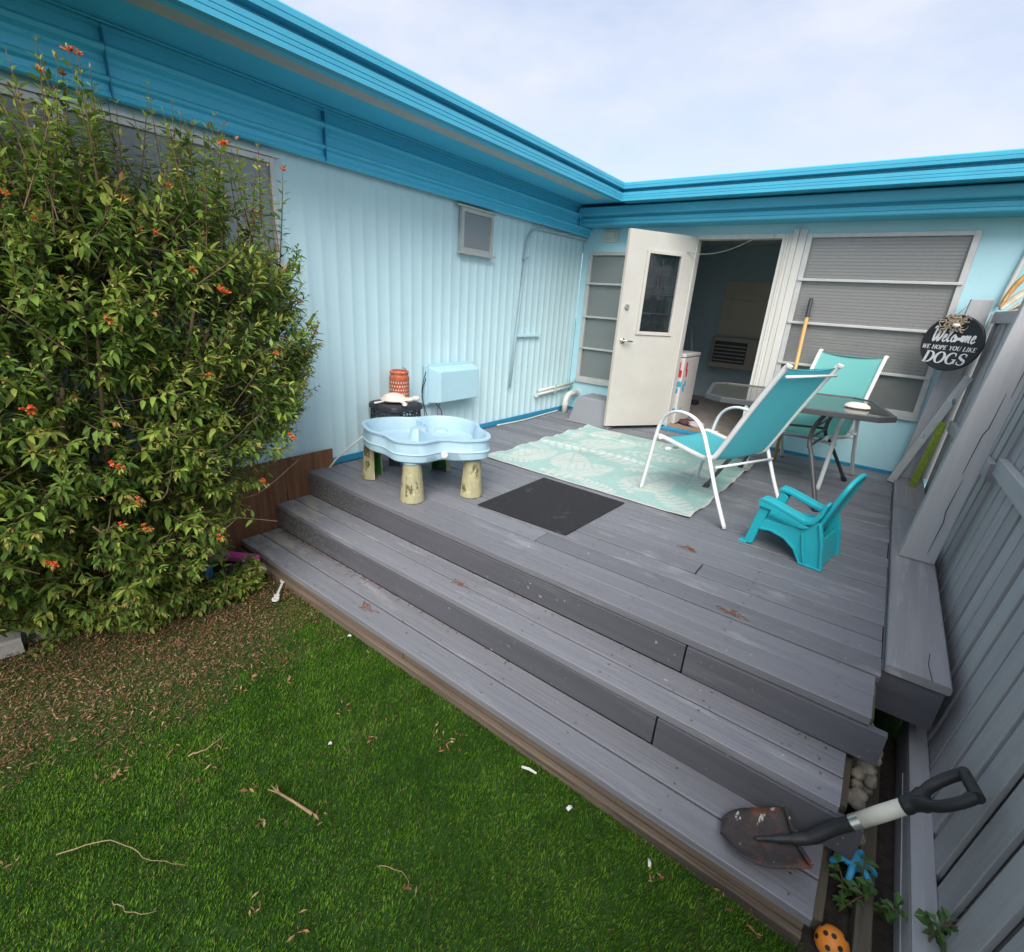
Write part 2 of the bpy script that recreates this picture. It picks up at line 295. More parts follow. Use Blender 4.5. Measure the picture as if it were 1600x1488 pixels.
# ------------------------------------------------------------------ ground
LZ = -.47
g = MB(); g.add([(-60,-60,LZ-.012),(60,-60,LZ-.012),(60,60,LZ-.012),(-60,60,LZ-.012)], [(0,1,2,3)])
lawn = g.build('lawn', M['lawnbase']); lawn['kind'] = 'structure'
g = MB(); n = 14
for i in range(n):
    for j in range(n):
        pass
g.add([(3.50,-4.36,LZ+.0),(3.73,-4.36,LZ+.0),(3.73,-3.2,LZ+.015),(3.50,-3.2,LZ+.015)], [(0,1,2,3)])
g.build('soil', M['soil'], kind='structure')

def noise2(x, y, s, seed=0):
    r = np.random.default_rng(seed); t = np.zeros_like(x)
    for k in range(5):
        a = r.uniform(0, 6.28); f = s*(1.6**k); t += np.sin((x*np.cos(a)+y*np.sin(a))*f+r.uniform(0, 6.28))*np.sin((x*np.sin(a)-y*np.cos(a))*f*1.13+r.uniform(0, 6.28))/(1.25**k)
    return t/3.0
def brown(x, y):      # where the shrub has dropped its leaves
    d = 1.30+.30*noise2(x, y, 3.0, 3)+.16*noise2(x, y, 14.0, 6)-.25*np.clip((y+4.7)*1.2, 0, 1) - x
    return np.clip(d/.60+.25, 0, 1)
def blades(n, x0, x1, y0, y1):
    x = rng.uniform(x0, x1, n); y = rng.uniform(y0, y1, n)
    b = brown(x, y); keep = rng.random(n) > b*.62
    x, y, b = x[keep], y[keep], b[keep]; n = len(x)
    h = rng.uniform(.009, .019, n)*(1-.4*b); w = rng.uniform(.0009, .0016, n); a = rng.uniform(0, 6.283, n)
    cl = noise2(x, y, 26, 8)*1.6; la = a+1.57+rng.normal(0, .5, n); ln_ = h*rng.uniform(.2, .8, n)
    dx, dy = np.cos(a)*w, np.sin(a)*w; lx = np.cos(cl*1.5+.8)*ln_*.6+np.cos(la)*ln_*.6; ly = np.sin(cl*1.5+.8)*ln_*.6+np.sin(la)*ln_*.6
    z = np.full(n, LZ-.008)
    V = np.stack([np.stack([x-dx, y-dy, z], 1), np.stack([x+dx, y+dy, z], 1), np.stack([x+dx+lx*.4, y+dy+ly*.4, z+h*.62], 1), np.stack([x-dx+lx*.4, y-dy+ly*.4, z+h*.62], 1), np.stack([x+lx, y+ly, z+h], 1)], 1).reshape(-1, 3)
    i = np.arange(n)[:, None]*5; F = np.concatenate([i+[0,1,2], i+[0,2,3], i+[3,2,4]])
    base = np.array([.086,.205,.014]); light = np.array([.215,.345,.042]); dark = np.array([.030,.098,.008]); tan = np.array([.20,.145,.07])
    t = np.clip(.38+.26*noise2(x, y, 2.2, 4)+.22*noise2(x, y, 9, 14)+rng.normal(0, .28, n), 0, 1)[:, None]
    c = np.where(t < .5, dark+(base-dark)*t*2, base+(light-base)*(t-.5)*2)
    isT = rng.random(n) < .03+.10*np.clip(noise2(x, y, 4, 17), 0, 1)+.5*b; c[isT] = tan*rng.uniform(.5, 1.2, (isT.sum(), 1))
    return V, F, np.repeat(c, 5, 0)
Va, Fa, Ca = blades(330000, .1, 3.51, -6.35, -4.325)
turf = np_mesh('turf', Va, Fa, M['turf'], Ca); turf['kind'] = 'stuff'; tag(turf, 'short green artificial turf in front of the grey steps', 'turf')

def litter_bits(n, x, y, z, lmin, lmax, pal, tilt=.35, ratio=.35):
    a = rng.uniform(0, 6.283, n); l = rng.uniform(lmin, lmax, n); w = l*ratio*rng.uniform(.5, 1.2, n)
    t1 = rng.normal(0, tilt, n); t2 = rng.normal(0, tilt, n)
    d = np.stack([np.cos(a), np.sin(a), t1], 1); s = np.stack([-np.sin(a), np.cos(a), t2], 1); c = np.stack([x, y, z], 1)
    up_ = np.array([0, 0, 1.0])*(w*.25)[:, None]
    V = np.stack([c-d*l[:, None]/2, c-s*w[:, None]/2+up_, c+d*l[:, None]/2, c+s*w[:, None]/2+up_, c], 1)
    V = V[:, [0, 1, 2, 3]].reshape(-1, 3); i = np.arange(n)[:, None]*4; F = np.concatenate([i+[0,1,2], i+[0,2,3]])
    pc = np.array(pal)[rng.integers(0, len(pal), n)]*rng.uniform(.55, 1.25, (n, 1))
    return V, F, np.repeat(pc, 4, 0)
pal = [(.21,.105,.05),(.28,.16,.08),(.14,.065,.035),(.34,.22,.115),(.23,.09,.045),(.09,.05,.033)]
n = 95000; x = rng.uniform(-.0, 1.75, n); y = rng.uniform(-6.3, -4.33, n); k = rng.random(n) < brown(x, y)**1.3*.62; x, y = x[k], y[k]
V1, F1, C1 = litter_bits(len(x), x, y, LZ+rng.uniform(.0, .022, len(x)), .006, .022, pal, .45, .28)
n = 264; x2 = rng.uniform(.8, 3.45, n); y2 = np.clip(-4.36-np.abs(rng.normal(0, .75, n)), -6.3, -4.34); cx = np.repeat(np.stack([x2[::6], y2[::6]], 1), 6, 0)+rng.normal(0, .022, (n, 2)); cx[:, 1] = np.minimum(cx[:, 1], -4.335)
V2, F2, C2 = litter_bits(n, cx[:, 0], cx[:, 1], np.full(n, LZ+.024), .012, .032, [(.30,.13,.06),(.24,.10,.05),(.36,.24,.13)], .4, .35)
lit = np_mesh('leaf_litter', np.concatenate([V1, V2]), np.concatenate([F1, F2+len(V1)]), M['litter'], np.concatenate([C1, C2])); lit['kind'] = 'stuff'
tag(lit, 'brown fallen leaves scattered on the turf by the shrub', 'leaf litter')

# ------------------------------------------------------------------ mobile home on the left
home = thing('mobile_home', 'long pale blue corrugated mobile home with teal eaves on the left', 'mobile home', (0,-4.5,LZ))
b = MB(); pitch_ = .115; xs = []
y = -9.0
prof = [(0,0),(.36,.0006),(.45,.004),(.55,.0062),(.65,.004),(.74,.0006)]
while y < -.001:
    for t, d in prof:
        yy = y+t*pitch_
        if yy < -.004: xs.append((yy, d))
    y += pitch_
xs.append((-.003, 0))
vs = [];
for yy, d in xs: vs += [(d-.004, yy, .0), (d-.004, yy, 2.12)]
b.add(vs, [(2*i, 2*i+2, 2*i+3, 2*i+1) for i in range(len(xs)-1)])
b.box((-.12,-9,-.1),(-.02,0,2.4))
b.build('corrugated_wall', M['wall'], home, smooth=50)
MB().box((.012,-3.555,.002),(.022,-.01,.052)).build('base_trim', M['step'], home)
MB().box((.0225,-4.9,LZ),(.034,-3.56,.135)).build('skirting_panel', M['skirt'], home)
MB().box((-.02,-9,LZ),(.012,-4.9,.135)).build('skirting_panel', M['skirt'], home)
# horizontally ribbed teal band under the eaves
bp_ = [(.03,2.060),(.062,2.058),(.070,2.066),(.066,2.085),(.058,2.092),(.058,2.118),(.074,2.128),(.078,2.142),(.068,2.150),(.056,2.158),(.056,2.196),(.060,2.204),(.056,2.212),(.056,2.228),(.076,2.244),(.080,2.262),(.070,2.276),(.054,2.284),(.054,2.332),(.066,2.336),(.066,2.350),(.03,2.352)]
bp_ = [(.05+(a-.05)*1.5 if a > .045 else a, c) for a, c in bp_]
for y0, y1 in ((-3.51,-.004),(-4.625,-3.514),(-6.9,-4.629),(-9,-6.904)):
    MB().sweep([(a, c) for a, c in bp_], [(Vector((0,y0,0)), Vector((1,0,0)), Vector((0,0,1))), (Vector((0,y1,0)), Vector((1,0,0)), Vector((0,0,1)))]).build('band_panel', M['teal'], home, smooth=35)
for y0 in (-3.512,-4.627): MB().box((.050,y0-.0025,2.062),(.0900,y0+.0025,2.33)).build('seam_strip', M['step'], home)
MB().box((.06,-9,2.356),(.405,-.5,2.40)).build('soffit', M['teal'], home)
MB().box((.4055,-9,2.352),(.535,-.52,2.40)).build('soffit_vent', M['soffitw'], home)
MB().box((.5355,-9,2.347),(.66,-.5,2.40)).build('soffit', M['teal'], home)
MB().box((.06,-.4995,2.357),(.66,.0,2.40)).build('soffit', M['teal'], home)
MB().tube([(.11,-9,2.347),(.11,-3.1,2.347),(.112,-.35,2.347),(.10,-.3,2.34),(.10,-.3,2.14)], .006, 6).build('eave_cable', M['teal'], home, smooth=True)
fasc = [(-.06,2.330),(-.012,2.330),(-.010,2.352),(-.014,2.355),(-.010,2.358),(-.008,2.374),(-.012,2.377),(-.008,2.380),(-.006,2.404),(-.045,2.420),(-.045,2.432),(.010,2.436),(.013,2.456),(.009,2.459),(.013,2.462),(.015,2.486),(.008,2.494),(-.06,2.494)]
def fascia(name, p0, p1, out, miter0, miter1, par):
    d = (Vector(p1)-Vector(p0)).normalized(); out = Vector(out); mbx = MB()
    n = len(fasc); vs = []
    for p, mi in ((p0, miter0), (p1, miter1)):
        for o, z in fasc: vs.append(Vector(p)+out*o+d*(o*mi)+Vector((0,0,z)))
    mbx.add(vs, [(i, (i+1) % n, n+(i+1) % n, n+i) for i in range(n)]+[tuple(range(n-1,-1,-1)), tuple(range(n, 2*n))])
    return mbx.build(name, M['tealx'], par, smooth=30)
fascia('fascia', (.685,-9,0), (.685,-.5,0), (1,0,0), 0, -1, home)
MB().box((-4,-9,2.42),(.63,.0,2.478)).build('roof', M['roofing'], home)
def pane_window(par, y0, y1, z0, z1, x=.018, mat='smallpane', hood=True, tail=.04):
    f = MB(); w = .032; d = .030
    f.box((x,y0,z0),(x+d,y0+w,z1)); f.box((x,y1-w,z0),(x+d,y1,z1)); f.box((x,y0+w,z0),(x+d,y1-w,z0+w)); f.box((x,y0+w,z1-w),(x+d,y1-w,z1))
    fr = f.build('window', M['alu'], par, bevel=.002)
    MB().box((x+.004,y0+w-.001,z0+w-.001),(x+.010,y1-w+.001,z1-w+.001)).build('pane', M[mat], fr)
    MB().box((x-.006,y0+w,z0+w),(x+.0,y1-w,z1-w)).build('blind', M['beige'] if mat == 'smallpane' else M['inwall'], fr)
    MB().box((x+.001,y0-.02,z0-.022),(x+d+.022,y1+.02,z0-.001)).build('sill', M['alu'], fr)
    if hood: MB().box((x+.001,y0-tail,z1+.001),(x+d+.014,y1+.03,z1+.014)).build('hood', M['alu'], fr)
pane_window(home, -2.19, -1.76, 1.68, 2.025, tail=.055)
pane_window(home, -6.3, -3.84, 1.12, 2.005, mat='screen')
MB().box((.05,-4.86,1.155),(.058,-4.82,1.97)).build('mullion', M['alu'], home)

# ------------------------------------------------------------------ house extension at the back
ext = thing('house_extension', 'blue rear house wall with open doorway and wide windows under teal eaves', 'house', (2.0,.05,LZ))
w = MB(); T = .12; e = .0005
def seg(x0, x1, z0, z1): w.box((x0,0,z0),(x1,T,z1))
seg(0,.09,LZ,2.36); seg(.09,1.22,LZ,.40); seg(.09,1.22,1.905,2.36); seg(1.22,1.335,LZ,2.36); seg(1.335,2.255,2.065,2.36); seg(1.335,2.255,LZ,.0); seg(2.255,2.37,LZ,2.36); seg(2.37,3.60,LZ,.545); seg(2.37,3.60,2.062,2.36); seg(3.60,6.5,LZ,2.36)
w.build('wall', M['wall2'], ext)
MB().box((.01,-.006,.0),(3.57,-.001,.028)).build('base_trim', M['step'], ext)
def lower_eave():
    sec = [(-.0,2.150),(-.262,2.148),(-.270,2.156),(-.272,2.176),(-.266,2.180),(-.272,2.184),(-.276,2.215),(-.262,2.226),(-.262,2.236),(-.318,2.240),(-.326,2.250),(-.330,2.312),(-.32,2.322),(-.0,2.326)]
    x, z = Vector((0,1,0)), Vector((0,0,1))
    return MB().sweep(sec, [(Vector((.085,0,0)),x,z),(Vector((6.5,0,0)),x,z)])
lower_eave().build('lower_eave', M['tealx'], ext, smooth=30)
MB().box((.662,-.47,2.334),(6.5,-.0,2.40)).build('soffit', M['tealx'], ext)
fascia('fascia', (.685,-.5,0), (6.5,-.5,0), (0,-1,0), 1, 0, ext)
MB().box((.6305,-.44,2.42),(6.5,5,2.478)).build('roof', M['roofing'], ext)
MB().box((-4,.0005,2.42),(.63,5,2.478)).build('roof', M['roofing'], ext)
# interior shell seen through the doorway
i_ = MB(); i_.box((.02,.1205,-.05),(4.3,2.95,.0)); i_.build('interior_floor', M['infloor'], ext)
i_ = MB(); i_.box((-.05,2.9,.0),(4.3,3.0,2.3)); i_.box((-.05,.1205,.0),(.015,2.899,2.3)); i_.box((4.3,.1205,.0),(4.36,3.0,2.3)); i_.build('interior_wall', M['inwall'], ext)
MB().box((-.05,.1205,2.301),(4.36,3.0,2.355)).build('interior_ceiling', M['inceil'], ext)
MB().box((.02,2.05,.0),(.62,2.14,2.299)).build('interior_partition', M['inwall'], ext)
def awning(par, x0, x1, z0, z1, rails, mat, blindz, gap, skip=()):
    f = MB(); wv = .045
    f.box((x0,-.016,z0),(x0+wv,.05,z1)); f.box((x1-wv,-.016,z0),(x1,.05,z1)); f.box((x0+wv,-.014,z0),(x1-wv,.05,z0+.04)); f.box((x0+wv,-.014,z1-.035),(x1-wv,.05,z1))
    fr = f.build('window', M['alu'], par, bevel=.002)
    MB().box((x0-.012,-.034,z0-.03),(x1+.012,.0-.0005,z0-.0005)).build('sill', M['alu'], fr)
    zs = [z0+.04]+list(rails)+[z1-.035]
    for a, c in zip(zs[:-1], zs[1:]):
        MB().box((x0+wv,.014,a+.001),(x1-wv,.019,c-.001)).build('pane', M[mat], fr)
    for r in rails:
        MB().box((x0+.012,-.032,r-.013),(x1-.012,.012,r+.010)).build('rail', M['alu'], fr, bevel=.003)
    bl = MB(); z = blindz
    while z < z1-.04:
        a = R_(48); c, s_ = math.cos(a)*.0135, math.sin(a)*.0135
        sag = 0
        bl.add([(x0+.06,.050-c,z+s_*-1),(x1-.06,.050-c,z-s_),(x1-.06,.050+c,z+s_),(x0+.06,.050+c,z+s_)], [(0,1,2,3)])
        z += gap
    bl.build('blind', M['blind'], fr, kind='stuff')
    for sx in (.2, .8):
        MB().box((x0+(x1-x0)*sx-.002,.034,blindz),(x0+(x1-x0)*sx+.002,.036,z1-.04)).build('blind_cord', M['blind'], fr)
awning(ext, .092, 1.218, .402, 1.903, (.80,1.175,1.555), 'screen', .62, .028)
awning(ext, 2.372, 3.598, .547, 2.060, (.895,1.28,1.665), 'pane', .90, .0285)
# door frame
df = MB(); df.box((1.336,-.02,.0),(1.372,.10,2.06)); df.box((2.168,-.02,.0),(2.205,.11,2.06)); df.box((1.336,-.022,2.022),(2.254,.10,2.064))
fr = df.build('door_frame', M['trim'], ext, bevel=.003)
for a, c, d in ((2.206,2.222,.035),(2.223,2.252,.018),(2.254,2.300,.028),(2.302,2.368,.012)): MB().box((a,-d,.0),(c,-.0006,2.10 if a > 2.25 else 2.062)).build('jamb_strip', M['trim'], fr, bevel=.002)
MB().box((1.372,.0,.001),(2.168,.118,.045)).build('threshold', M['stump'], fr, bevel=.004)
MB().box((1.345,-.12,.002),(2.20,-.002,.030)).build('doorstep', M['step'], fr, bevel=.004)
# door leaf, hinged on the left of the opening and swung out
hx, hy = 1.345, -.022; ang = math.atan2(-.645,-.425); DW, DH, DT = .80, 2.0, .042
D = Matrix.Translation((hx,hy,.045)) @ Matrix.Rotation(ang, 4, 'Z')
# local: x from hinge to free edge, y thickness (+y is the outer face seen from the yard), z up
wx0, wx1, wz0, wz1 = .16, .55, 1.03, 1.80
d = MB()
for lo, hi in (((0,-DT/2,0),(wx0,DT/2,DH)), ((wx1,-DT/2,0),(DW,DT/2,DH)), ((wx0,-DT/2,0),(wx1,DT/2,wz0)), ((wx0,-DT/2,wz1),(wx1,DT/2,DH))): d.box(lo, hi)
leafd = d.build('door', M['door'], ext, M=D)
d = MB(); q = .032
for s in (-1, 1):
    ya, yb = (DT/2+.0005, DT/2+.014) if s > 0 else (-DT/2-.014, -DT/2-.0005)
    d.box((wx0-q,ya,wz0-q),(wx0+.004,yb,wz1+q)); d.box((wx1-.004,ya,wz0-q),(wx1+q,yb,wz1+q)); d.box((wx0+.004,ya,wz0-q),(wx1-.004,yb,wz0+.004)); d.box((wx0+.004,ya,wz1-.004),(wx1-.004,yb,wz1+q))
d.build('pane_frame', M['door'], leafd, M=D, bevel=.003)
MB().box((wx0+.001,-.004,wz0+.001),(wx1-.001,.004,wz1-.001)).build('pane', M['doorpane'], leafd, M=D)
for k in range(3): MB().box((wx0+.004,.006,wz0+.19*(k+1)-.005),(wx1-.004,.012,wz0+.19*(k+1)+.005)).build('pane_bar', M['black'], leafd, M=D)
gx0, gx1 = wx0+.01, wx1-.01; gm = (gx0+gx1)/2
for pts in ([(gx0,-.011,wz0+.05),(gm-.05,-.011,wz0+.20),(gx0+.04,-.011,wz0+.36),(gm,-.011,wz0+.52),(gx0+.05,-.011,wz1-.03)],[(gx1,-.011,wz0+.05),(gm+.06,-.011,wz0+.20),(gx1-.05,-.011,wz0+.36),(gm+.01,-.011,wz0+.52),(gx1-.05,-.011,wz1-.03)],[(gm+.03,-.011,wz0+.02),(gm-.02,-.011,wz0+.4),(gm+.03,-.011,wz1-.02)]):
    MB().tube(spline(pts,6), .006, 5).build('lattice_scroll', M['blind'], leafd, True, M=D)
MB().box((DW+.0005,-DT/2+.001,.0),(DW+.003,DT/2-.001,DH)).build('door_edge', M['dooredge'], leafd, M=D)
SG = 1
for s in (-1, 1):
    h = MB(); y0 = s*(DT/2+.0006)
    h.tube([(DW-.065,y0,.93),(DW-.065,y0+s*.012,.93)], .028, 14); h.tube([(DW-.065,y0+s*.012,.93),(DW-.065,y0+s*.05,.93)], .011, 10); h.tube([(DW-.065,y0+s*.048,.93),(DW-.10,y0+s*.052,.93),(DW-.165,y0+s*.050,.926)], [.012,.011,.008], 8)
    h.build('door_handle', M['chrome'], leafd, True, M=D)
    h = MB(); h.tube([(DW-.065,y0,1.27),(DW-.065,y0+s*.016,1.27)], .026, 14); h.box((DW-.07,min(y0+s*.016,y0+s*.03),1.25),(DW-.06,max(y0+s*.016,y0+s*.03),1.29)); h.build('deadbolt', M['chrome'], leafd, M=D)
# chain and spring at the top of the door
p = [Vector(D @ Vector((.30,-DT/2-.012,1.93))), Vector(D @ Vector((.16,-DT/2-.03,1.87)))]
MB().tube(p, .007, 6).build('door_spring', M['metal'], leafd)
q0, q1 = p[1], Vector((1.95,-.012,2.05)); cpts = [q0.lerp(q1, t)+Vector((0,0,-.16*4*t*(1-t)*.6)) for t in [i/12 for i in range(13)]]
MB().tube(cpts, .0035, 5).build('door_chain', M['chrome'], leafd)
# vent cover
v = MB(); v.box((.250,-.022,2.005),(.448,-.001,2.142)); vo = v.build('vent', M['trim'], ext, bevel=.006)
v = MB(); v.box((.285,-.034,2.032),(.413,-.0225,2.115)); v.build('vent_flap', M['trim'], vo, bevel=.006)

# ------------------------------------------------------------------ things inside the doorway
ac = thing('air_conditioner', 'beige air conditioner under the blind inside the dark room', 'air conditioner', (1.31,2.8,.52))
MB().box((.98,2.62,.52),(1.74,2.899,.98)).build('case', M['acgrey'], ac, bevel=.01)
MB().box((1.02,2.605,.60),(1.50,2.6195,.92)).build('grille', M['acdark'], ac)
for k in range(5): MB().box((1.03,2.596,.63+k*.055),(1.49,2.6045,.645+k*.055)).build('slat', M['acgrey'], ac)
bl = thing('window_blind', 'pale pull-down blind behind the air conditioner in the dark room', 'blind', (1.34,2.88,1.0))
for a, c in ((1.0,1.27),(1.275,1.53),(1.535,1.80)): MB().box((.95,2.87,a),(1.78,2.899,c)).build('blind_panel', M['beige'], bl)
fz = thing('chest_freezer', 'white freezer with red and blue stickers just inside the door', 'freezer', (1.22,.50,.0))
MB().box((.90,.20,.02),(1.385,.74,.80)).build('body', M['freezer'], fz, bevel=.012)
MB().box((.90,.195,.806),(1.39,.745,.85)).build('lid', M['freezer'], fz, bevel=.01)
for (yy, zz, sy, sz, mt) in ((.30,.70,.05,.05,'red'),(.33,.62,.045,.04,'red'),(.34,.50,.05,.03,'cyan'),(.29,.46,.04,.03,'cyan'),(.32,.42,.04,.025,'cyan'),(.33,.18,.04,.03,'cyan')):
    MB().box((1.3855,yy-sy/2,zz-sz),(1.388,yy+sy/2,zz+sz)).build('sticker', M[mt], fz)
    MB().box((1.30+(yy-.3),.1955,zz-sz),(1.30+(yy-.3)+sy,.1995,zz+sz)).build('sticker', M[mt], fz)
r = MB(); r.ico((1.62,.33,.035), .085, 2, .25, 0, (1.2,1,.5)); tag(r.build('rag', M['rag'], smooth=True), 'crumpled pale rag on the floor inside the doorway', 'rag')
r = MB(); r.ico((1.52,.42,.03), .10, 2, .25, 0, (1.5,1,.35)); tag(r.build('rag', M['ragd'], smooth=True), 'dark maroon rag bundled beside the white freezer', 'rag')
mo = thing('mop', 'thin mop leaning against the wall inside the dark room', 'mop', (1.05,2.2,.0))
MB().tube([(1.02,1.95,.06),(.75,2.0,1.45)], .012, 8).build('pole', M['conduit'], mo, True)
MB().box((.95,1.88,.001),(1.12,2.02,.06)).build('mop_head', M['black'], mo, bevel=.01)

# ------------------------------------------------------------------ deck and steps
deck = thing('deck', 'grey painted timber deck with three long steps beside the blue house', 'deck', (1.8,-1.9,LZ))
BP = 3.755/26; XR = 3.561
joints = {2:1.9, 4:2.74, 5:1.55, 9:2.2, 12:1.1, 15:2.5, 18:1.4, 21:2.9, 24:.8}
fy = -3.775
for i in range(26):
    y = fy+.070+i*BP
    if y+.07 > -.003: break
    segs = [(.028,XR)] if i not in joints else [(.028,joints[i]-.002),(joints[i]+.002,XR)]
    for a, c in segs:
        a += random.uniform(0,.004); c += random.uniform(-.004,.003); dz = random.uniform(-.002,.0015)
        if i < 2: c = 3.545+random.uniform(-.004,.004)
        MB().board((a,y,-.019+dz),(c,y+random.uniform(-.0015,.0015),-.019+dz+random.uniform(-.001,.001)), BP-.0098, .038, ch=.0035).build('deck_board', M['deck'], deck)
RZ = .181
for k, (yf, dep) in enumerate(((-4.040,.266),(-4.318,.278))):   # two treads below the deck
    zt = -(k+1)*RZ
    w2 = dep/2-.004
    for j in range(2):
        yy = yf+w2/2+j*(w2+.0075)
        MB().board((.045+.01*k+random.uniform(0,.01),yy,zt-.019),(3.515-.012*k+random.uniform(-.008,.008),yy,zt-.019+random.uniform(-.002,.001)), w2-.001, .038, ch=.004).build('tread_board', M['tread'], deck)
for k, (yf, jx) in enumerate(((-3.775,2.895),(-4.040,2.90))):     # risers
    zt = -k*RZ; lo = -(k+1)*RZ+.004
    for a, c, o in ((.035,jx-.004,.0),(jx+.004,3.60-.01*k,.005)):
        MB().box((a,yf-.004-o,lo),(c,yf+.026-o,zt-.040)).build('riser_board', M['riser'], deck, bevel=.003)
for a, c, o in ((.05,1.7,0),(1.704,3.50,.004)):
    MB().box((a,-4.318+.004+o,LZ-.01),(c,-4.318+.034+o,-.403)).build('edging_board', M['rawwood'], deck, bevel=.004)
MB().board((.05,-4.326,-.452),(3.50,-4.326,-.458), .025, .05, ch=.004).build('edging_board', M['rawwood'], deck)
for (x0, x1, y0, y1, z0, z1) in ((3.505,3.545,-4.26,-3.60,LZ,-.415),(3.50,3.54,-3.98,-3.60,-.41,-.225),(3.52,3.56,-3.70,-3.2,LZ,-.05)):
    MB().box((x0,y0,z0),(x1,y1,z1)).build('stringer', M['rawwoody'], deck, bevel=.004)
MB().box((3.62,-4.34,LZ-.01),(3.665,-3.25,-.40)).build('stringer', M['rawwoody'], deck, bevel=.004)
MB().box((.03,-4.28,LZ),(3.49,-3.80,-.40)).build('step_light_blocker', M['soil'], deck)  # added dark fill, keeps light out from behind the step boards
MB().box((.03,-4.0,-.399),(3.49,-3.76,-.222)).build('step_light_blocker', M['soil'], deck)
MB().box((.03,-3.74,LZ),(3.54,-.01,-.14)).build('deck_light_blocker', M['soil'], deck)  # added dark box below the boards, blocks light so the gaps stay dark
sc_ = MB()
for i in range(26):
    for kx in range(9):
        for dy in (-.045,.045):
            x = .14+kx*.41+random.uniform(-.012,.012); y = fy+.070+i*BP+dy+random.uniform(-.006,.006)
            if y < -.02: sc_.add([(x+.0042*math.cos(a),y+.0042*math.sin(a),.0012) for a in (0,1.047,2.094,3.142,4.189,5.236)], [(0,1,2,3,4,5)])
for zt, yf in ((-RZ,-4.04),(-2*RZ,-4.318)):
    for kx in range(9):
        for dy in (.03,.10,.165,.235):
            x = .16+kx*.41+random.uniform(-.012,.012); sc_.add([(x+.0042*math.cos(a),yf+dy+.0042*math.sin(a),zt+.0012) for a in (0,1.047,2.094,3.142,4.189,5.236)], [(0,1,2,3,4,5)])
sc_.build('screw_heads', M['metal'], deck, kind='stuff')
# ledge along the fence
ys = [-3.445,-2.42,-1.15,-.02]
for a, c in zip(ys[:-1], ys[1:]):
    MB().board((3.672,a+.002,.020),(3.672,c-.002,.020+random.uniform(-.003,.003)), .205, .036, ch=.006).build('ledge_board', M['ledge'], deck)
MB().box((3.562,-3.43,-.185),(3.765,-.02,.001)).build('ledge_box', M['riser'], deck, bevel=.003)
MB().tube([(3.712,-3.444,.0385),(3.704,-3.33,.0388),(3.711,-3.24,.0386)], .0018, 5).build('crack', M['black'], deck)

# ------------------------------------------------------------------ fence
fence = thing('fence', 'leaning grey board fence running along the right side of the deck', 'fence', (3.8,-3.0,LZ))
def lean(y): return math.tan(R_(1.5+min(1, max(0, -y/2.0))*3.6))
def fx(y, z): return 3.795+(z+.3)*lean(y)
y = -7.2; i = 0
while y < -.16:
    wv = .132+random.uniform(-.006,.006); z1 = 1.42+random.uniform(-.012,.012); gp = .037+random.uniform(-.008,.012)
    yc = y+wv/2; o = random.uniform(-.003,.003)
    MB().board((fx(yc,-.44)+.009+o,yc,-.44),(fx(yc,z1)+.009+o,yc+random.uniform(-.006,.006),z1), wv, .018, up=(-1,0,0), ch=.003).build('fence_board', M['fence'], fence)
    yb = y+wv+gp/2
    if yb < -.12: MB().board((fx(yb,-.44)+.0285,yb,-.44),(fx(yb,z1)+.0285,yb,z1), .105, .016, up=(-1,0,0), ch=.003).build('backing_board', M['fenceshade'], fence)
    y += wv+gp
# bottom rail (kick board) with its lit top
MB().box((3.732,-7.2,-.475),(3.790,-3.15,-.318)).build('kick_board', M['rail'], fence, bevel=.004)
MB().board((3.763,-7.2,-.307),(3.763,-3.15,-.305), .064, .02, ch=.003).build('kick_cap', M['rail'], fence)
MB().tube([(3.7305,-4.6,-.40),(3.7295,-4.1,-.392),(3.7302,-3.5,-.37)], .0022, 5).build('string', M['paper'], fence)
def post(x0, x1, dx, y0, y1, ztop, name='post', zb=.039):
    t = dx; vs = [(x0,y0,zb),(x1,y0,zb),(x1,y1,zb),(x0,y1,zb),(x0+t,y0,ztop),(x1+t*.75,y0,ztop),(x1+t*.75,y1,ztop),(x0+t,y1,ztop)]
    return MB().add(vs, [(0,3,2,1),(4,5,6,7),(0,1,5,4),(1,2,6,5),(2,3,7,6),(3,0,4,7)]).build(name, M['fence'], fence, bevel=.006)
pn = post(3.600,3.766,.128,-2.20,-2.11,1.62)
for pts in ([(3.72,-2.2005,.10),(3.735,-2.2005,.30),(3.728,-2.2005,.36),(3.745,-2.2005,.55)],[(3.735,-2.2005,.58),(3.752,-2.2005,.80),(3.765,-2.2005,.84),(3.778,-2.2005,1.02)],[(3.80,-2.2005,1.0),(3.815,-2.2005,1.2),(3.81,-2.2005,1.32)]):
    MB().tube(pts, [.002]+[.004]*(len(pts)-2)+[.0015], 5, flat=.6).build('crack', M['black'], pn)
post(3.575,3.735,.085,-.20,-.11,1.545)
MB().board((3.79,-.075,.04),(3.885,-.075,1.44), .13, .03, up=(0,-1,0), ch=.003).build('end_board', M['fence'], fence)
post(3.79,3.87,.15,-4.95,-4.86,1.62,zb=LZ)
# rails: mid rail from the near post towards the camera, sloped brace block and top rail at the far bay
MB().board((fx(-2.3,.655)-.018,-2.205,.655),(fx(-4.9,.655)-.018,-4.86,.70), .038, .092, up=(0,0,1), ch=.004).build('rail', M['rail'], fence)
MB().board((fx(-1.9,.60)-.016,-2.105,.60),(fx(-.3,.60)-.016,-.25,.555), .036, .09, up=(0,0,1), ch=.004).build('rail', M['rail'], fence)
MB().board((fx(-2.0,1.40)-.020,-2.105,1.405),(fx(-.3,1.40)-.018,-.21,1.415), .036, .085, up=(0,0,1), ch=.004).build('rail', M['rail'], fence)
MB().board((fx(-4.9,1.40)-.020,-4.86,1.42),(fx(-2.3,1.40)-.018,-2.205,1.405), .036, .085, up=(0,0,1), ch=.004).build('rail', M['rail'], fence)

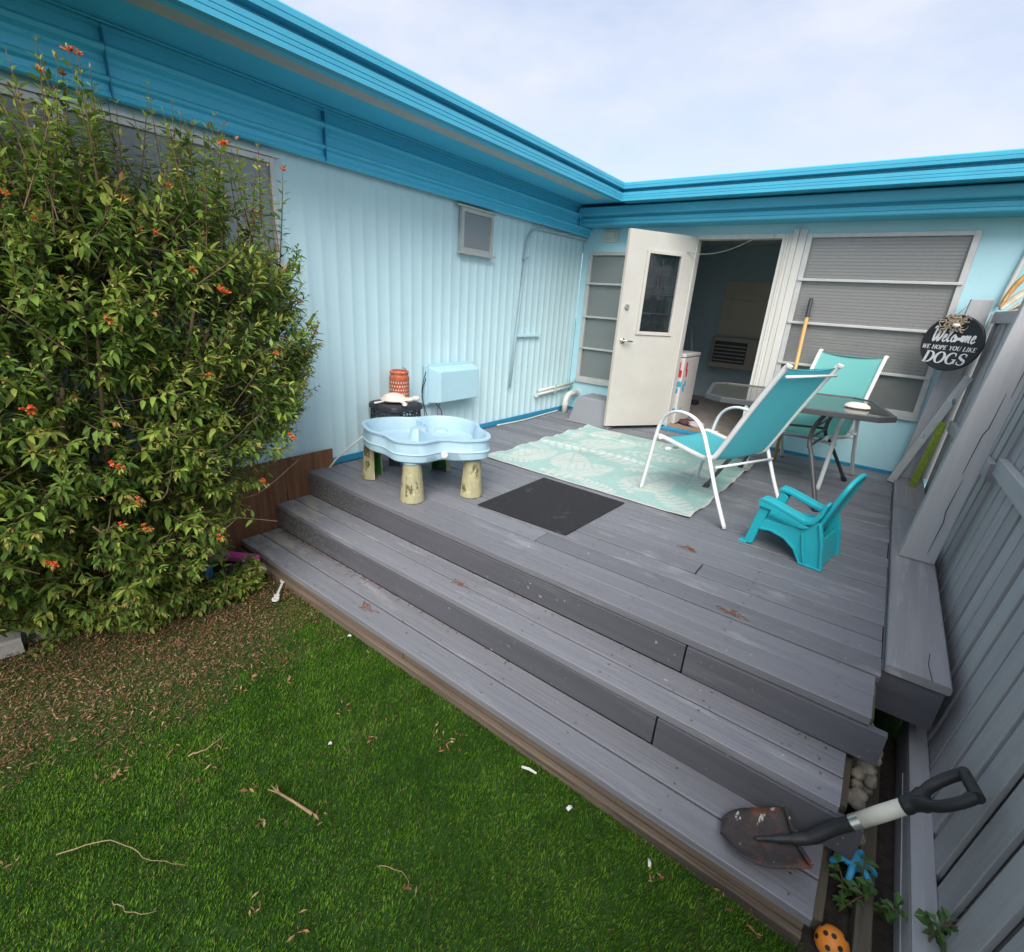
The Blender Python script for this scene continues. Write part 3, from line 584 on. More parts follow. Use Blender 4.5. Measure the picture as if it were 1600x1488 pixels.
# ------------------------------------------------------------------ things fixed to the house walls
t = MB(); c0 = [(.034,-1.345,.40),(.034,-1.285,1.0),(.034,-1.20,1.83)]+[Vector((.034,-1.195+.16*(1-math.cos(a)),1.83+.185*math.sin(a))) for a in [R_(k*10) for k in range(1, 10)]]+[(.034,-.55,2.03),(.034,-.07,2.035),(.060,-.03,2.035)]
con = thing('conduit', 'thin grey conduit bending along the corrugated wall above the pipes', 'conduit', (.034,-1.0,.4))
t.tube(c0, .0135, 8).build('pipe', M['conduit'], con, True)
for z, y in ((1.72,-1.211),(2.035,-.42)): MB().box((.018,y-.03,z-.012),(.050,y+.03,z+.012)).build('clamp', M['conduit'], con)
MB().box((.014,-1.285,.935),(.040,-.83,.958)).build('bracket', M['wall'], con, bevel=.003)
dp = thing('drain_pipe', 'white plastic drain pipe elbow rising from the deck in the corner', 'pipe', (.135,-.29,0))
MB().tube([(.135,-.29,.0),(.135,-.29,.13)]+[Vector((.135,-.29+.10*(1-math.cos(a)),.13+.10*math.sin(a))) for a in [R_(k*15) for k in range(1,7)]]+[(.135,-.0,.232)], .036, 14).build('pipe', M['pvc'], dp, True)
MB().tube([(.135,-.29,.095),(.135,-.29,.125)], .041, 14).build('collar', M['pvc'], dp, 40)
MB().tube([(.135,-.03,.232),(.135,-.002,.232)], .043, 14).build('collar', M['pvc'], dp, 40)
wp = thing('water_pipe', 'pair of white pipes strapped low on the corrugated wall', 'pipe', (.05,-.4,.27))
for dz, y0 in ((.0,-.80),(.042,-.78)): MB().tube([(.042,y0,.268+dz),(.045,-.004,.298+dz)], .0165, 10).build('pipe', M['pvc'], wp, True)
MB().tube([(.042,-.82,.262),(.042,-.795,.262)], .026, 12).build('end_cap', M['pvc'], wp, 40)
MB().box((.02,-.44,.255),(.066,-.42,.355)).build('strap', M['conduit'], wp)
MB().tube(spline([(.05,-1.55,.010),(.085,-1.1,.012),(.060,-.7,.010),(.045,-.30,.012)], 6), .008, 6).build('hose', M['pvc'], None, True)
tag(bpy.data.objects['hose'], 'thin white hose lying along the foot of the corrugated wall', 'hose')
MB().tube([(.30,-3.42,.30),(.16,-3.50,.16),(.07,-3.56,.055),(.05,-3.62,-.02)], .008, 6).build('cable', M['whiteplastic'], None, True)
tag(bpy.data.objects['cable'], 'white cable slanting down behind the water table to the brown skirting', 'cable')
ub = thing('utility_box', 'pale blue painted utility box on the corrugated wall with hanging wires', 'utility box', (.09,-2.3,.34))
MB().box((.0145,-2.60,.36),(.055,-1.98,.715)).build('back_plate', M['box'], ub, bevel=.006)
b = MB(); b.add([(.0555,-2.585,.375),(.0555,-2.0,.375),(.0555,-2.0,.705),(.0555,-2.585,.705),(.165,-2.535,.39),(.165,-2.02,.39),(.165,-2.02,.665),(.165,-2.535,.665)],[(0,1,2,3),(7,6,5,4),(0,4,5,1),(1,5,6,2),(2,6,7,3),(3,7,4,0)])
b.build('cover', M['box'], ub, bevel=.008)
for k, pts in enumerate(([(.05,-2.605,.66),(.06,-2.66,.5),(.05,-2.62,.3),(.06,-2.60,.12)],[(.05,-2.605,.6),(.05,-2.65,.45),(.07,-2.60,.25),(.06,-2.56,.1)],[(.07,-2.5,.37),(.09,-2.45,.3),(.06,-2.40,.2),(.07,-2.36,.1)],[(.07,-2.44,.37),(.06,-2.47,.28),(.08,-2.43,.2)])):
    MB().tube(spline(pts, 5), .004, 5).build('wire', M['black' if k < 3 else 'red'], ub, True)

# ------------------------------------------------------------------ rug and door mat
nx = 230; rx0, rx1, ry0, ry1 = .705, 2.50, -2.505, -.72
gx, gy = np.meshgrid(np.linspace(0,1,nx), np.linspace(0,1,nx)); X = rx0+gx*(rx1-rx0); Y = ry0+gy*(ry1-ry0)
aq = np.array([.33,.49,.45]); wh = np.array([.55,.56,.52]); Cc = np.ones((nx,nx,3))*aq
rr = random.Random(12); mask = np.zeros((nx,nx)); vein = np.zeros((nx,nx))
spots = [(.95,-2.10,70,.21,'f'),(1.28,-2.02,115,.23,'f'),(1.50,-2.12,60,.22,'f'),(1.9,-2.2,120,.17,'m'),(2.02,-2.02,75,.24,'f'),(1.05,-1.62,15,.26,'p'),(1.55,-1.62,175,.26,'p'),(1.22,-1.28,35,.22,'f'),(1.75,-1.30,10,.25,'p'),(2.2,-1.62,100,.22,'f'),(2.30,-2.30,140,.20,'p'),(1.45,-2.38,8,.20,'m'),(.9,-2.36,20,.16,'p'),(2.25,-1.15,60,.20,'m'),(1.05,-.92,80,.19,'f'),(1.6,-.92,20,.22,'p'),(2.1,-.88,150,.2,'f'),(.85,-1.2,100,.18,'m'),(1.85,-1.75,40,.16,'m'),(.82,-1.85,160,.14,'p'),(1.75,-2.42,170,.15,'p'),(2.38,-1.9,80,.16,'p'),(2.38,-.95,30,.15,'p'),(1.35,-1.05,120,.16,'p')]
for sx, sy, an, ln_, ty in spots:
    ln_ *= 1.22
    a = R_(an); u = ((X-sx)*math.cos(a)+(Y-sy)*math.sin(a))/ln_; v = (-(X-sx)*math.sin(a)+(Y-sy)*math.cos(a))/ln_
    s = (u+1)/2; ins = (s > 0) & (s < 1); sc = np.clip(s, .001, .999)
    if ty == 'f':    # broad leaf with dark veins
        wv = .62*np.sin(np.pi*sc**.75)**.8; mk = ins & (np.abs(v) < wv); ve = (np.abs(v) < .035) | (np.abs(((s*7-np.abs(v)*2.2) % 1)-.5) > .40)
    elif ty == 'm':  # banded leaf
        wv = .36*np.sin(np.pi*sc**.7); mk = ins & (np.abs(v) < wv*(.72+.28*np.sign(np.sin(s*38)))); ve = np.abs(np.sin(s*19)) < .30
    else:            # slender frond of leaflets
        wv = .42*np.sin(np.pi*sc)**.7; mk = ins & (np.abs(v) < wv) & (((s*8-np.abs(v)*1.6) % 1) < .66); ve = np.abs(v) < .02
    mask = np.maximum(mask, mk); vein = np.where(mk, np.where(ve, 1, 0), vein)
fade = np.clip(.82+.25*noise2(X, Y, 6, 5), .45, 1)
k = (mask*(1-vein*.8)*fade)[..., None]
Cc = Cc*(1-k)+wh*k
edge = ((gx < .012) | (gx > .988) | (gy < .012) | (gy > .988))[..., None]; Cc = np.where(edge, wh*.9, Cc)
dirt = (1-.18*np.clip(noise2(X, Y, 4, 9), 0, 1))[..., None]; Cc = Cc*dirt
Z = .0085+.0045*noise2(X, Y*.35, 5, 2)+.006*np.clip(np.sin((Y+X*.08)*9.2), .55, 1)*0
Z += .012*np.exp(-((Y+1.62+.05*np.sin(X*3))/.03)**2)+.009*np.exp(-((Y+1.05+.03*np.sin(X*4))/.025)**2)
eg = np.maximum(np.exp(-(gx/.06)), np.exp(-((1-gx)/.06))); Z += eg*(.016*np.clip(np.sin(Y*15), 0, 1)+.010*np.clip(np.sin(Y*27+1), 0, 1))
Xd = X+eg*.007*np.sin(Y*11); Xd += (gy-.5)*.03
V = np.stack([Xd, Y, np.maximum(Z, .004)], -1).reshape(-1,3); ii = (np.arange(nx-1)[:,None]*nx+np.arange(nx-1)).ravel()
F = np.stack([ii, ii+1, ii+nx+1, ii+nx], 1)
rug = np_mesh('rug', V, F, M['rug'], Cc.reshape(-1,3), True); tag(rug, 'aqua outdoor rug with white leaf print lying on the deck', 'rug')
sm = rug.modifiers.new('thickness', 'SOLIDIFY'); sm.thickness = .003; sm.offset = 0
mt_ = MB(); c = [Vector((1.335,-3.345)),Vector((2.005,-3.315)),Vector((2.04,-2.575)),Vector((1.345,-2.565))]
c = [p for p in c]; mt_.prism([(p.x,p.y) for p in c], .001, .0085)
tag(mt_.build('doormat', M['rubber'], None, bevel=.003), 'black square doormat with white specks below the aqua rug', 'doormat')

# ------------------------------------------------------------------ water table for children
wt = thing('water_table', 'pale blue plastic water table on faux bark legs at the deck edge', 'water table', (.82,-3.3,0))
out = [(p.x, p.y) for p in spline([(.44,-3.57,0),(.385,-3.43,0),(.43,-3.29,0),(.53,-3.17,0),(.58,-3.02,0),(.72,-2.91,0),(.92,-2.92,0),(1.06,-3.03,0),(1.20,-3.10,0),(1.28,-3.22,0),(1.21,-3.36,0),(1.10,-3.45,0),(1.07,-3.60,0),(.94,-3.69,0),(.78,-3.66,0),(.62,-3.66,0)], 6, True)]
cx_, cy_ = .82, -3.32
def scl(k, dz): return [Vector((cx_+(x-cx_)*k, cy_+(y-cy_)*k, dz)) for x, y in out]
rings = [scl(.88,.275), scl(.97,.279), scl(1.0,.289), scl(1.0,.330), scl(1.02,.336), scl(1.0,.343), scl(.985,.405), scl(1.02,.412), scl(1.02,.422), scl(.955,.424), scl(.93,.405), scl(.90,.330), scl(.84,.318)]
b = MB(); n = len(out)
for r in rings: b.v += [tuple(p) for p in r]
for k in range(len(rings)-1):
    for j in range(n): b.f.append((k*n+j, k*n+(j+1) % n, (k+1)*n+(j+1) % n, (k+1)*n+j))
b.f.append(tuple((len(rings)-1)*n+j for j in range(n))); b.f.append(tuple(range(n-1,-1,-1))); b.m = [0]*len(b.f)
basin = b.build('basin', M['tub'], wt, 40)
# curved divider walls between the basins, centre hub
d1 = spline([(.52,-3.16,.36),(.66,-3.20,.36),(.76,-3.33,.36),(.92,-3.38,.36),(1.12,-3.36,.36)], 6)
vs = []; fs = []
for i, p in enumerate(d1):
    dd = (d1[min(i+1,len(d1)-1)]-d1[max(i-1,0)]); s = Vector((-dd.y,dd.x,0)).normalized()*.014
    vs += [p-s+Vector((0,0,-.055)), p+s+Vector((0,0,-.055)), p+s*.7+Vector((0,0,.045)), p-s*.7+Vector((0,0,.045))]
for i in range(len(d1)-1):
    o = 4*i
    for a, c_ in ((0,1),(1,2),(2,3),(3,0)): fs.append((o+a,o+c_,o+4+c_,o+4+a))
fs += [(3,2,1,0), tuple(4*(len(d1)-1)+k for k in range(4))]
MB().add(vs, fs).build('divider', M['tub'], basin, 50)
MB().lathe([(.0,.304),(.075,.304),(.060,.39),(.048,.402),(.0,.404)], (.72,-3.30,0), 20).build('hub', M['tub'], basin, 40)
MB().lathe([(.0,.304),(.04,.304),(.04,.335),(.0,.337)], (.56,-3.48,0), 14).build('drain', M['tub'], basin, 40)
MB().lathe([(.0,-.005),(.022,-.005),(.022,.006),(.0,.006)], (0,0,0), 14).build('plug', M['whiteplastic'], basin, 40, M=Matrix.Translation((1.147,-3.475,.335)) @ Matrix.Rotation(R_(-28),4,'Z') @ Matrix.Rotation(R_(90),4,'Y'))
for lx, ly in ((.97,-3.59),(1.175,-3.235),(.445,-3.50),(.66,-3.02)):
    a = math.atan2(ly-cy_, lx-cx_); h = R_(125)
    l = MB(); l.lathe([(.072,.0),(.082,.004),(.080,.03),(.068,.15),(.056,.290)], (lx,ly,0), 18, 0, a-h, a+h); l.lathe([(.052,.290),(.063,.15),(.074,.0)], (lx,ly,0), 18, 1, a-h, a+h)
    for s in (a-h, a+h):
        cs = Vector((math.cos(s), math.sin(s), 0)); q = Vector((lx,ly,0))
        l.add([q+cs*.072, q+cs*.082, q+cs*.056+Vector((0,0,.290)), q+cs*.052+Vector((0,0,.290))], [(0,1,2,3)])
    l.build('leg', [M['bark'], M['legin']], wt, 40)
    MB().lathe([(.060,.262),(.066,.266),(.060,.315),(.042,.335),(.0,.34)], (lx,ly,0), 18).build('leg_socket', M['tub'], basin, 40)

# ------------------------------------------------------------------ stool, turtle, lantern
st = thing('plastic_stool', 'charcoal plastic stool with diamond cutouts behind the water table', 'stool', (.20,-3.07,0))
sx, sy, hs, zt = .20, -3.07, .168, .47
def rrect(h, r, n=5):
    o = []
    for qx, qy, a in ((1,1,0),(-1,1,90),(-1,-1,180),(1,-1,270)):
        for k in range(n+1):
            an = R_(a+90*k/n); o.append((qx*(h-r)+r*math.cos(an), qy*(h-r)+r*math.sin(an)))
    return o
t = MB(); o0 = rrect(hs,.06); n = len(o0); lv = [(1.0,zt-.045),(1.0,zt-.02),(.97,zt-.006),(.90,zt),(.001,zt+.002)]
for s, z in lv: t.v += [(sx+x*s, sy+y*s, z) for x, y in o0]
for k in range(len(lv)-1):
    for j in range(n): t.f.append((k*n+j, k*n+(j+1) % n, (k+1)*n+(j+1) % n, (k+1)*n+j))
t.m = [0]*len(t.f); t.build('seat', M['black'], st, 50)
for rz in range(4):       # apron panels with diamond cutouts
    Mx = Matrix.Translation((sx,sy,0)) @ Matrix.Rotation(R_(90*rz),4,'Z'); ap = MB(); cw = .036
    cw = .031; xs_ = [-.1085+cw*i for i in range(8)]; zrow = [zt-.050, zt-.086, zt-.122]
    for zi in range(2):
        for i in range(7):
            xc = (xs_[i]+xs_[i+1])/2; zc = (zrow[zi]+zrow[zi+1])/2; hw = cw/2; hz = .018; dw = .011
            fr4 = [(xc-hw,zc-hz),(xc+hw,zc-hz),(xc+hw,zc+hz),(xc-hw,zc+hz)]; dia = [(xc,zc-dw*1.2),(xc+dw,zc),(xc,zc+dw*1.2),(xc-dw,zc)]
            V_ = [Vector((p[0],-hs+.004+(zt-p[1])*-.05,p[1])) for p in fr4+dia]
            ap.add([Mx @ v for v in V_], [(0,1,5,4),(1,2,6,5),(2,3,7,6),(3,0,4,7)])
    ap.build('apron', M['black'], st)
    for s in (-1,):
        p = [(s*.128,-hs+.002),(s*.188,-hs+.03)]
    lg = MB(); q = [(-.110,-.164),(-.164,-.110),(-.142,-.100),(-.100,-.142)]
    lg.add([Mx @ Vector((a*1.0,c_*1.0,zt-.045)) for a, c_ in q]+[Mx @ Vector((a*1.13,c_*1.13,0)) for a, c_ in q], [(0,1,2,3),(7,6,5,4),(0,4,5,1),(1,5,6,2),(2,6,7,3),(3,7,4,0)]); lg.build('leg', M['black'], st)
tu = thing('turtle_figurine', 'cream turtle figurine on the charcoal stool', 'figurine', (.215,-3.10,.472))
TM = Matrix.Translation((.215,-3.10,.473)) @ Matrix.Rotation(R_(40),4,'Z') @ Matrix.Scale(.86,4)     # local +x is the head
b = MB(); b.lathe([(.0,.088),(.03,.086),(.06,.076),(.085,.056),(.100,.034),(.108,.026),(.104,.018),(.0,.014)], (0,0,0), 24)
b.build('shell', M['pearl'], tu, 60, M=TM @ Matrix.Diagonal((1.18,.95,1,1)))
b = MB(); b.tube([(.09,0,.022),(.14,.0,.030),(.175,.0,.042)], [.026,.022,.018], 10); b.ico((.198,0,.046), .030, 2, .02, 0, (1.25,.95,.85)); b.build('head', M['pearl'], tu, True, M=TM)
for s in (-1, 1):
    for pts, rr_ in (([(.07,s*.06,.02),(.12,s*.12,.016),(.11,s*.165,.008)], [.02,.022,.008]), ([(-.08,s*.06,.018),(-.13,s*.10,.012),(-.16,s*.12,.007)], [.016,.018,.006])):
        MB().tube(spline(pts, 3), [rr_[0]]*3+[rr_[1]]*3+[rr_[2]], 8, flat=.5).build('flipper', M['pearl'], tu, True, M=TM)
la = thing('lantern', 'orange pierced metal lantern standing behind the turtle figurine', 'lantern', (.12,-2.965,.472))
lp = (.12,-2.965,.472)
MB().lathe([(.0,.0),(.078,.0),(.080,.008),(.080,.165),(.082,.170),(.078,.19),(.070,.20),(.074,.205),(.078,.22),(.070,.232),(.058,.232),(.058,.20),(.0,.198)], lp, 28).build('body', M['orange'], la, 40)
for k in range(22):
    for j in range(4):
        a = 2*math.pi*(k+.5*(j % 2))/22; zc = .035+j*.036
        pass
hl = MB()
for k in range(24):
    for j in range(5):
        a = 2*math.pi*(k+.5*(j % 2))/24; zc = .022+j*.030; cs = Vector((math.cos(a),math.sin(a),0)); tn = Vector((-cs.y,cs.x,0)); c_ = Vector(lp)+cs*.0806+Vector((0,0,zc))
        hl.add([c_+tn*.006, c_+Vector((0,0,.009)), c_-tn*.006, c_-Vector((0,0,.009))], [(0,1,2,3)])
hl.build('pierced_pattern', M['pearl'], la, kind='stuff')
MB().tube([Vector(lp)+Vector((.0,.06*math.cos(a)+.03,.19+.10*math.sin(a)*-.6)) for a in [R_(k*15) for k in range(-6,7)]], .003, 5).build('handle', M['metal'], la, True)

# ------------------------------------------------------------------ grey storage bin by the door
b = MB(); x0, x1, y0, y1, h = .40,.93,-.655,-.22,.30
b.add([(x0,y0,.001),(x1,y0,.001),(x1,y1,.001),(x0,y1,.001),(x0+.075,y0+.06,h),(x1-.04,y0+.06,h),(x1-.04,y1-.03,h),(x0+.075,y1-.03,h)],[(0,3,2,1),(4,5,6,7),(0,1,5,4),(1,2,6,5),(2,3,7,6),(3,0,4,7)])
bn = thing('storage_bin', 'grey upturned plastic bin on the deck left of the open door', 'bin', (.66,-.45,0))
b.build('body', M['greybin'], bn, bevel=.014)
MB().box((x0-.014,y0-.014,.001),(x1+.014,y1+.014,.020)).build('rim', M['greybin'], bn, bevel=.005)
b = MB(); b.box((.80,-.14,.26),(.90,-.05,.40)); 
MB().tube([(.84,-.30,.3015),(.84,-.30,.42),(.845,-.30,.46)], [.035,.035,.015], 12).build('bottle', M['ballb'], None, 40)
tag(bpy.data.objects['bottle'], 'dark blue bottle standing on the grey bin behind the door', 'bottle')

# ------------------------------------------------------------------ patio chairs
def patio_chair(loc, rz, label, fabric):
    c = thing('patio_chair', label, 'chair', loc, rz, 'white framed patio sling chairs')
    F0 = .38
    for s in (1, -1):
        y = s*.31
        loop = spline([(.76-F0,y,.0),(.72-F0,y,.26),(.685-F0,y,.50),(.632-F0,y,.600),(.535-F0,y,.648),(.41-F0,y,.640),(.318-F0,y,.580),(.235-F0,y,.44),(.115-F0,y,.20),(0-F0,y,.0)], 6)
        b = MB(); b.tube(loop, .0165, 10, flat=.62); b.build('arm_leg', M['white'], c, True, local=True)
        y2 = s*.262
        rail = spline([(.745-F0,y2,.405),(.70-F0,y2,.428),(.50-F0,y2,.405),(.30-F0,y2,.383),(.235-F0,y2,.40),(.19-F0,y2,.46),(.05-F0,y2,.74),(-.09-F0,y2,1.0),(-.125-F0,y2,1.045)], 5)
        MB().tube(rail, .0165, 10).build('side_rail', M['white'], c, True, local=True)
        MB().tube([(-.125-F0,y2,1.040),(-.130-F0,y2,1.052)], .0195, 10).build('cap', M['whiteplastic'], c, 40, local=True)
        for px, pz in ((.66,.426),(.236,.410)): MB().tube([(px-F0,s*.245,pz),(px-F0,s*.318,pz)], .010, 8).build('bolt', M['white'], c, True, local=True)
    for px, pz, r in ((.165,.36,.009),(.60,.36,.010),(-.122,.985,.0085)): MB().tube([(px-F0,-.30 if pz < .9 else -.258,pz),(px-F0,.30 if pz < .9 else .258,pz)], r, 8).build('cross_bar', M['white'], c, True, local=True)
    prof = spline([(.725-F0,0,.418),(.66-F0,0,.424),(.50-F0,0,.398),(.31-F0,0,.378),(.235-F0,0,.395),(.185-F0,0,.46),(.05-F0,0,.735),(-.09-F0,0,1.0),(-.112-F0,0,1.03)], 6)
    k = len(prof); ny = 9; b = MB(); vs = []
    for i, p in enumerate(prof):
        for j in range(ny):
            u = -1+2*j/(ny-1); sag = (1-u*u)*.016; t = (prof[min(i+1,k-1)]-prof[max(i-1,0)]).normalized(); nn = Vector((t.z,0,-t.x)); 
            vs.append(p+Vector((0,u*.262,0))-nn*sag*-1*(-1))
    b.add(vs, [(i*ny+j, i*ny+j+1, (i+1)*ny+j+1, (i+1)*ny+j) for i in range(k-1) for j in range(ny-1)])
    o = b.build('sling', M[fabric], c, True, local=True)
    return c
patio_chair((2.475,-2.075,.009), R_(157), 'white framed patio chair with aqua sling back turned to the camera', 'sling')
c2 = math.atan2(-.97,-.25); patio_chair((2.86,-.66,.002), c2, 'white framed pale aqua patio chair behind the glass table by the window', 'slingl')

# ------------------------------------------------------------------ glass table
tb = thing('patio_table', 'dark framed glass patio table between the two aqua chairs', 'table', (2.77,-1.15,0))
TA = Matrix.Translation((2.72,-1.12,0)) @ Matrix.Rotation(R_(12),4,'Z')
def oct_(lx, ly, c): return [(-lx+c,-ly),(lx-c,-ly),(lx,-ly+c),(lx,ly-c),(lx-c,ly),(-lx+c,ly),(-lx,ly-c),(-lx,-ly+c)]
ou = oct_(.63,.50,.12); inn = oct_(.602,.472,.108); b = MB()
for z in (.672,.712):
    b.v += [(x,y,z) for x,y in ou]+[(x,y,z) for x,y in inn]
for j in range(8):
    k = (j+1) % 8
    b.f += [(j,k,16+k,16+j),(8+k,8+j,24+j,24+k),(16+j,16+k,24+k,24+j),(k,j,8+j,8+k)]
b.m = [0]*len(b.f); b.build('table_frame', M['frame'], tb, bevel=.004, M=TA)
MB().prism(oct_(.6015,.4715,.1078), .698, .705, mi=0).build('glass_top', M['glasstop'], tb, M=TA)
feet = [(3.12,-1.66),(3.22,-.62),(2.36,-1.80),(2.43,-.98)]
for (fx_, fy_) in feet:
    kx, ky = 2.77+(fx_-2.77)*.50, -1.15+(fy_+1.15)*.50; tx, ty = 2.77+(fx_-2.77)*.66, -1.15+(fy_+1.15)*.66
    MB().tube(spline([(tx,ty,.672),(kx*.9+tx*.1,ky*.9+ty*.1,.56),(kx,ky,.44),(kx*.72+fx_*.28,ky*.72+fy_*.28,.33),(fx_,fy_,.004)], 5), .0165, 10, flat=.8).build('leg', M['frame'], tb, True)
    MB().tube([(fx_,fy_,.001),(fx_+(kx-fx_)*.08,fy_+(ky-fy_)*.08,.035)], .021, 10).build('foot_cap', M['black'], tb, 40)
kk = lambda p: Vector((2.77+(p[0]-2.77)*.50, -1.15+(p[1]+1.15)*.50, 0))
for z in (.40,.47,.55): 
    for a, c_ in ((0,1),(2,3)): MB().tube([kk(feet[a])+Vector((0,0,z)), kk(feet[c_])+Vector((0,0,z))], .010, 8).build('rung', M['frame'], tb, True)
for a, c_ in ((0,2),(1,3)): MB().tube([kk(feet[a])+Vector((0,0,.47)), kk(feet[c_])+Vector((0,0,.47))], .010, 8).build('stretcher', M['frame'], tb, True)
pb = MB(); pb.lathe([(.0,.0),(.05,.0),(.066,.010),(.060,.026),(.038,.040),(.0,.045)], (0,0,0), 24)
tag(pb.build('shell_ornament', M['pearl'], None, 40, M=Matrix.Translation((3.165,-1.16,.7052)) @ Matrix.Diagonal((1.3,1.0,1,1))), 'cream shell ornament on the corner of the glass table', 'ornament')
# long handled tool leaning on the window
tl = thing('long_handled_tool', 'wooden pole with black grip leaning against the wide window', 'pole', (2.60,-.35,0))
a, c_ = Vector((2.62,-.42,.002)), Vector((2.537,-.052,1.50))
MB().tube([a, a.lerp(c_,.5), a.lerp(c_,.885)], .0155, 12).build('handle', M['handlew'], tl, True)
MB().tube([a.lerp(c_,.885), a.lerp(c_,.99), c_], [.018,.018,.014], 12).build('grip', M['black'], tl, 40)

# ------------------------------------------------------------------ child's chair
kc = thing('child_chair', 'small turquoise plastic child armchair on the deck in the foreground', 'chair', (3.085,-2.475,.0), R_(170))
Km = M['kid']; RX = Matrix.Rotation(R_(90),4,'X')
# local: +x forward (front), +y left (near the camera), z up
def side_prism(poly, ya, yb, name, bev=.006):
    lo, hi = min(ya,yb), max(ya,yb); return MB().prism(poly, -hi, -lo, M=RX).build(name, Km, kc, bevel=bev, local=True)
for s in (1, -1):
    side_prism([(.222,.004),(.172,.004),(.146,.135),(.118,.262),(.150,.288),(.172,.285)], s*.122, s*.168, 'front_leg', .008)
    MB().board((.200,s*.145,.006),(.248,s*.145,.005), .058, .012, ch=.003).build('foot', Km, kc, local=True)
    # arm: broad slab with a turned-down outer lip, sweeping up into the back
    side_prism([(.186,.292),(.168,.316),(.120,.312),(-.070,.262),(-.100,.272),(-.128,.318),(-.150,.385),(-.166,.380),(-.146,.300),(-.118,.248),(-.075,.232),(.110,.282)], s*.112, s*.186, 'arm', .007)
    side_prism([(.182,.292),(.180,.262),(.110,.258),(-.070,.208),(-.100,.225),(-.075,.2325),(.110,.2825)], s*.176, s*.186, 'arm_lip', .002)
    # rear leg: arched side with raised edge ribs
    side_prism([(.150,.118),(.085,.128),(.010,.112),(-.050,.070),(-.092,.004),(-.215,.004),(-.186,.150),(-.150,.262),(-.080,.245),(-.072,.196),(.030,.184),(.150,.182)], s*.140, s*.160, 'rear_leg', .004)
    for pl in ([(.150,.118),(.085,.128),(.010,.112),(-.050,.070),(-.092,.004),(-.106,.004),(-.062,.080),(.006,.126),(.085,.142),(.150,.132)], [(-.215,.004),(-.200,.004),(-.172,.150),(-.138,.255),(-.150,.262),(-.186,.150)], [(-.128,.010),(-.116,.010),(-.088,.100),(-.070,.180),(-.082,.184),(-.102,.104)]):
        side_prism(pl, s*.1605, s*.176, 'rib', .003)
    MB().board((-.214,s*.158,.005),(-.094,s*.158,.005), .044, .009, ch=.002).build('foot', Km, kc, local=True)
side_prism([(.172,.120),(.156,.120),(.150,.165),(-.080,.135),(-.090,.150),(.158,.186),(.172,.176)], -.1395, .1395, 'seat', .006)
for k in range(4): side_prism([(.128-k*.052,.1795-k*.0078),(.122-k*.052,.1786-k*.0078),(.122-k*.052,.1830-k*.0078),(.128-k*.052,.1838-k*.0078)], -.118, .118, 'seat_rib', .001)
BM = Matrix.Translation((-.100,0,.125)) @ Matrix.Rotation(R_(-17),4,'Y') @ Matrix.Rotation(R_(90),4,'Z') @ Matrix.Rotation(R_(90),4,'X')      # prism xy = back face (x across, y up), z = thickness
bo_ = [(-.125,.0),(.125,.0),(.150,.22),(.152,.34),(.138,.385),(.105,.408),(.050,.418),(-.050,.418),(-.105,.408),(-.138,.385),(-.152,.34),(-.150,.22)]
MB().prism(bo_, -.010, .010).build('backrest', Km, kc, bevel=.006, local=True, M=BM)
rim = [Vector((x,y,0)) for x, y in spline_pts] if False else [Vector((x,y,-.004)) for x, y in bo_[1:]+bo_[:1]]
MB().tube(spline(rim,3), .013, 8).build('back_rim', Km, kc, True, local=True, M=BM)
for k in range(4):
    x = -.084+k*.056
    MB().board((x,.04,.010),(x*1.12,.37-.03*abs(k-1.5),.010), .036, .010, up=(0,0,1), ch=.003).build('back_panel', Km, kc, local=True, M=BM)
MB().prism([(-.120,.0),(.120,.0),(.108,.155),(-.108,.155)], -.006, .006).build('rear_panel', Km, kc, bevel=.003, local=True, M=Matrix.Translation((-.196,0,.004)) @ Matrix.Rotation(R_(12),4,'Y') @ Matrix.Rotation(R_(90),4,'Z') @ RX)

# ------------------------------------------------------------------ welcome sign on the far post
sg = thing('welcome_sign', 'round black welcome sign hung on the fence post by the window', 'sign', (3.635,-.345,1.0))
SM = Matrix.Translation((3.625,-.36,1.205)) @ Matrix.Rotation(R_(-31),4,'Z') @ Matrix.Rotation(R_(90),4,'X')      # local xy = face, +z towards the viewer
ds = MB(); ds.lathe([(.0,-.010),(.205,-.010),(.212,-.006),(.212,.008),(.205,.012),(.197,.009),(.0,.009)], (0,0,0), 64); disc = ds.build('disc', M['sign'], sg, 40, M=SM)
def stroke_mesh(strokes, shear, ox, oy, sc, z=.0098):
    b = MB()
    for pts, w in strokes:
        P = [Vector(((p[0]+p[1]*shear)*sc+ox, p[1]*sc+oy, 0)) for p in pts]; k = len(P)
        ws = w if isinstance(w, (list, tuple)) else [w]*k
        vs = []
        for i in range(k):
            d = (P[min(i+1,k-1)]-P[max(i-1,0)]).normalized(); s = Vector((-d.y,d.x,0))*ws[min(i,len(ws)-1)]*sc/2
            vs += [P[i]-s+Vector((0,0,z)), P[i]+s+Vector((0,0,z)), P[i]+s+Vector((0,0,z+.002)), P[i]-s+Vector((0,0,z+.002))]
        fs = []
        for i in range(k-1):
            o = 4*i
            for a, c_ in ((0,1),(1,2),(2,3),(3,0)): fs.append((o+a,o+c_,o+4+c_,o+4+a))
        fs += [(0,1,2,3),(4*k-1,4*k-2,4*k-3,4*k-4)]
        b.add(vs, fs)
    return b
def arc(cx, cy, rx, ry, a0, a1, n=12): return [(cx+rx*math.cos(R_(a0+(a1-a0)*i/n)), cy+ry*math.sin(R_(a0+(a1-a0)*i/n))) for i in range(n+1)]
def thick(a0, a1, n=12, lo=.07, hi=.20): return [lo+(hi-lo)*abs(math.cos(R_(a0+(a1-a0)*i/n))) for i in range(n+1)]
TH, TN = .20, .07
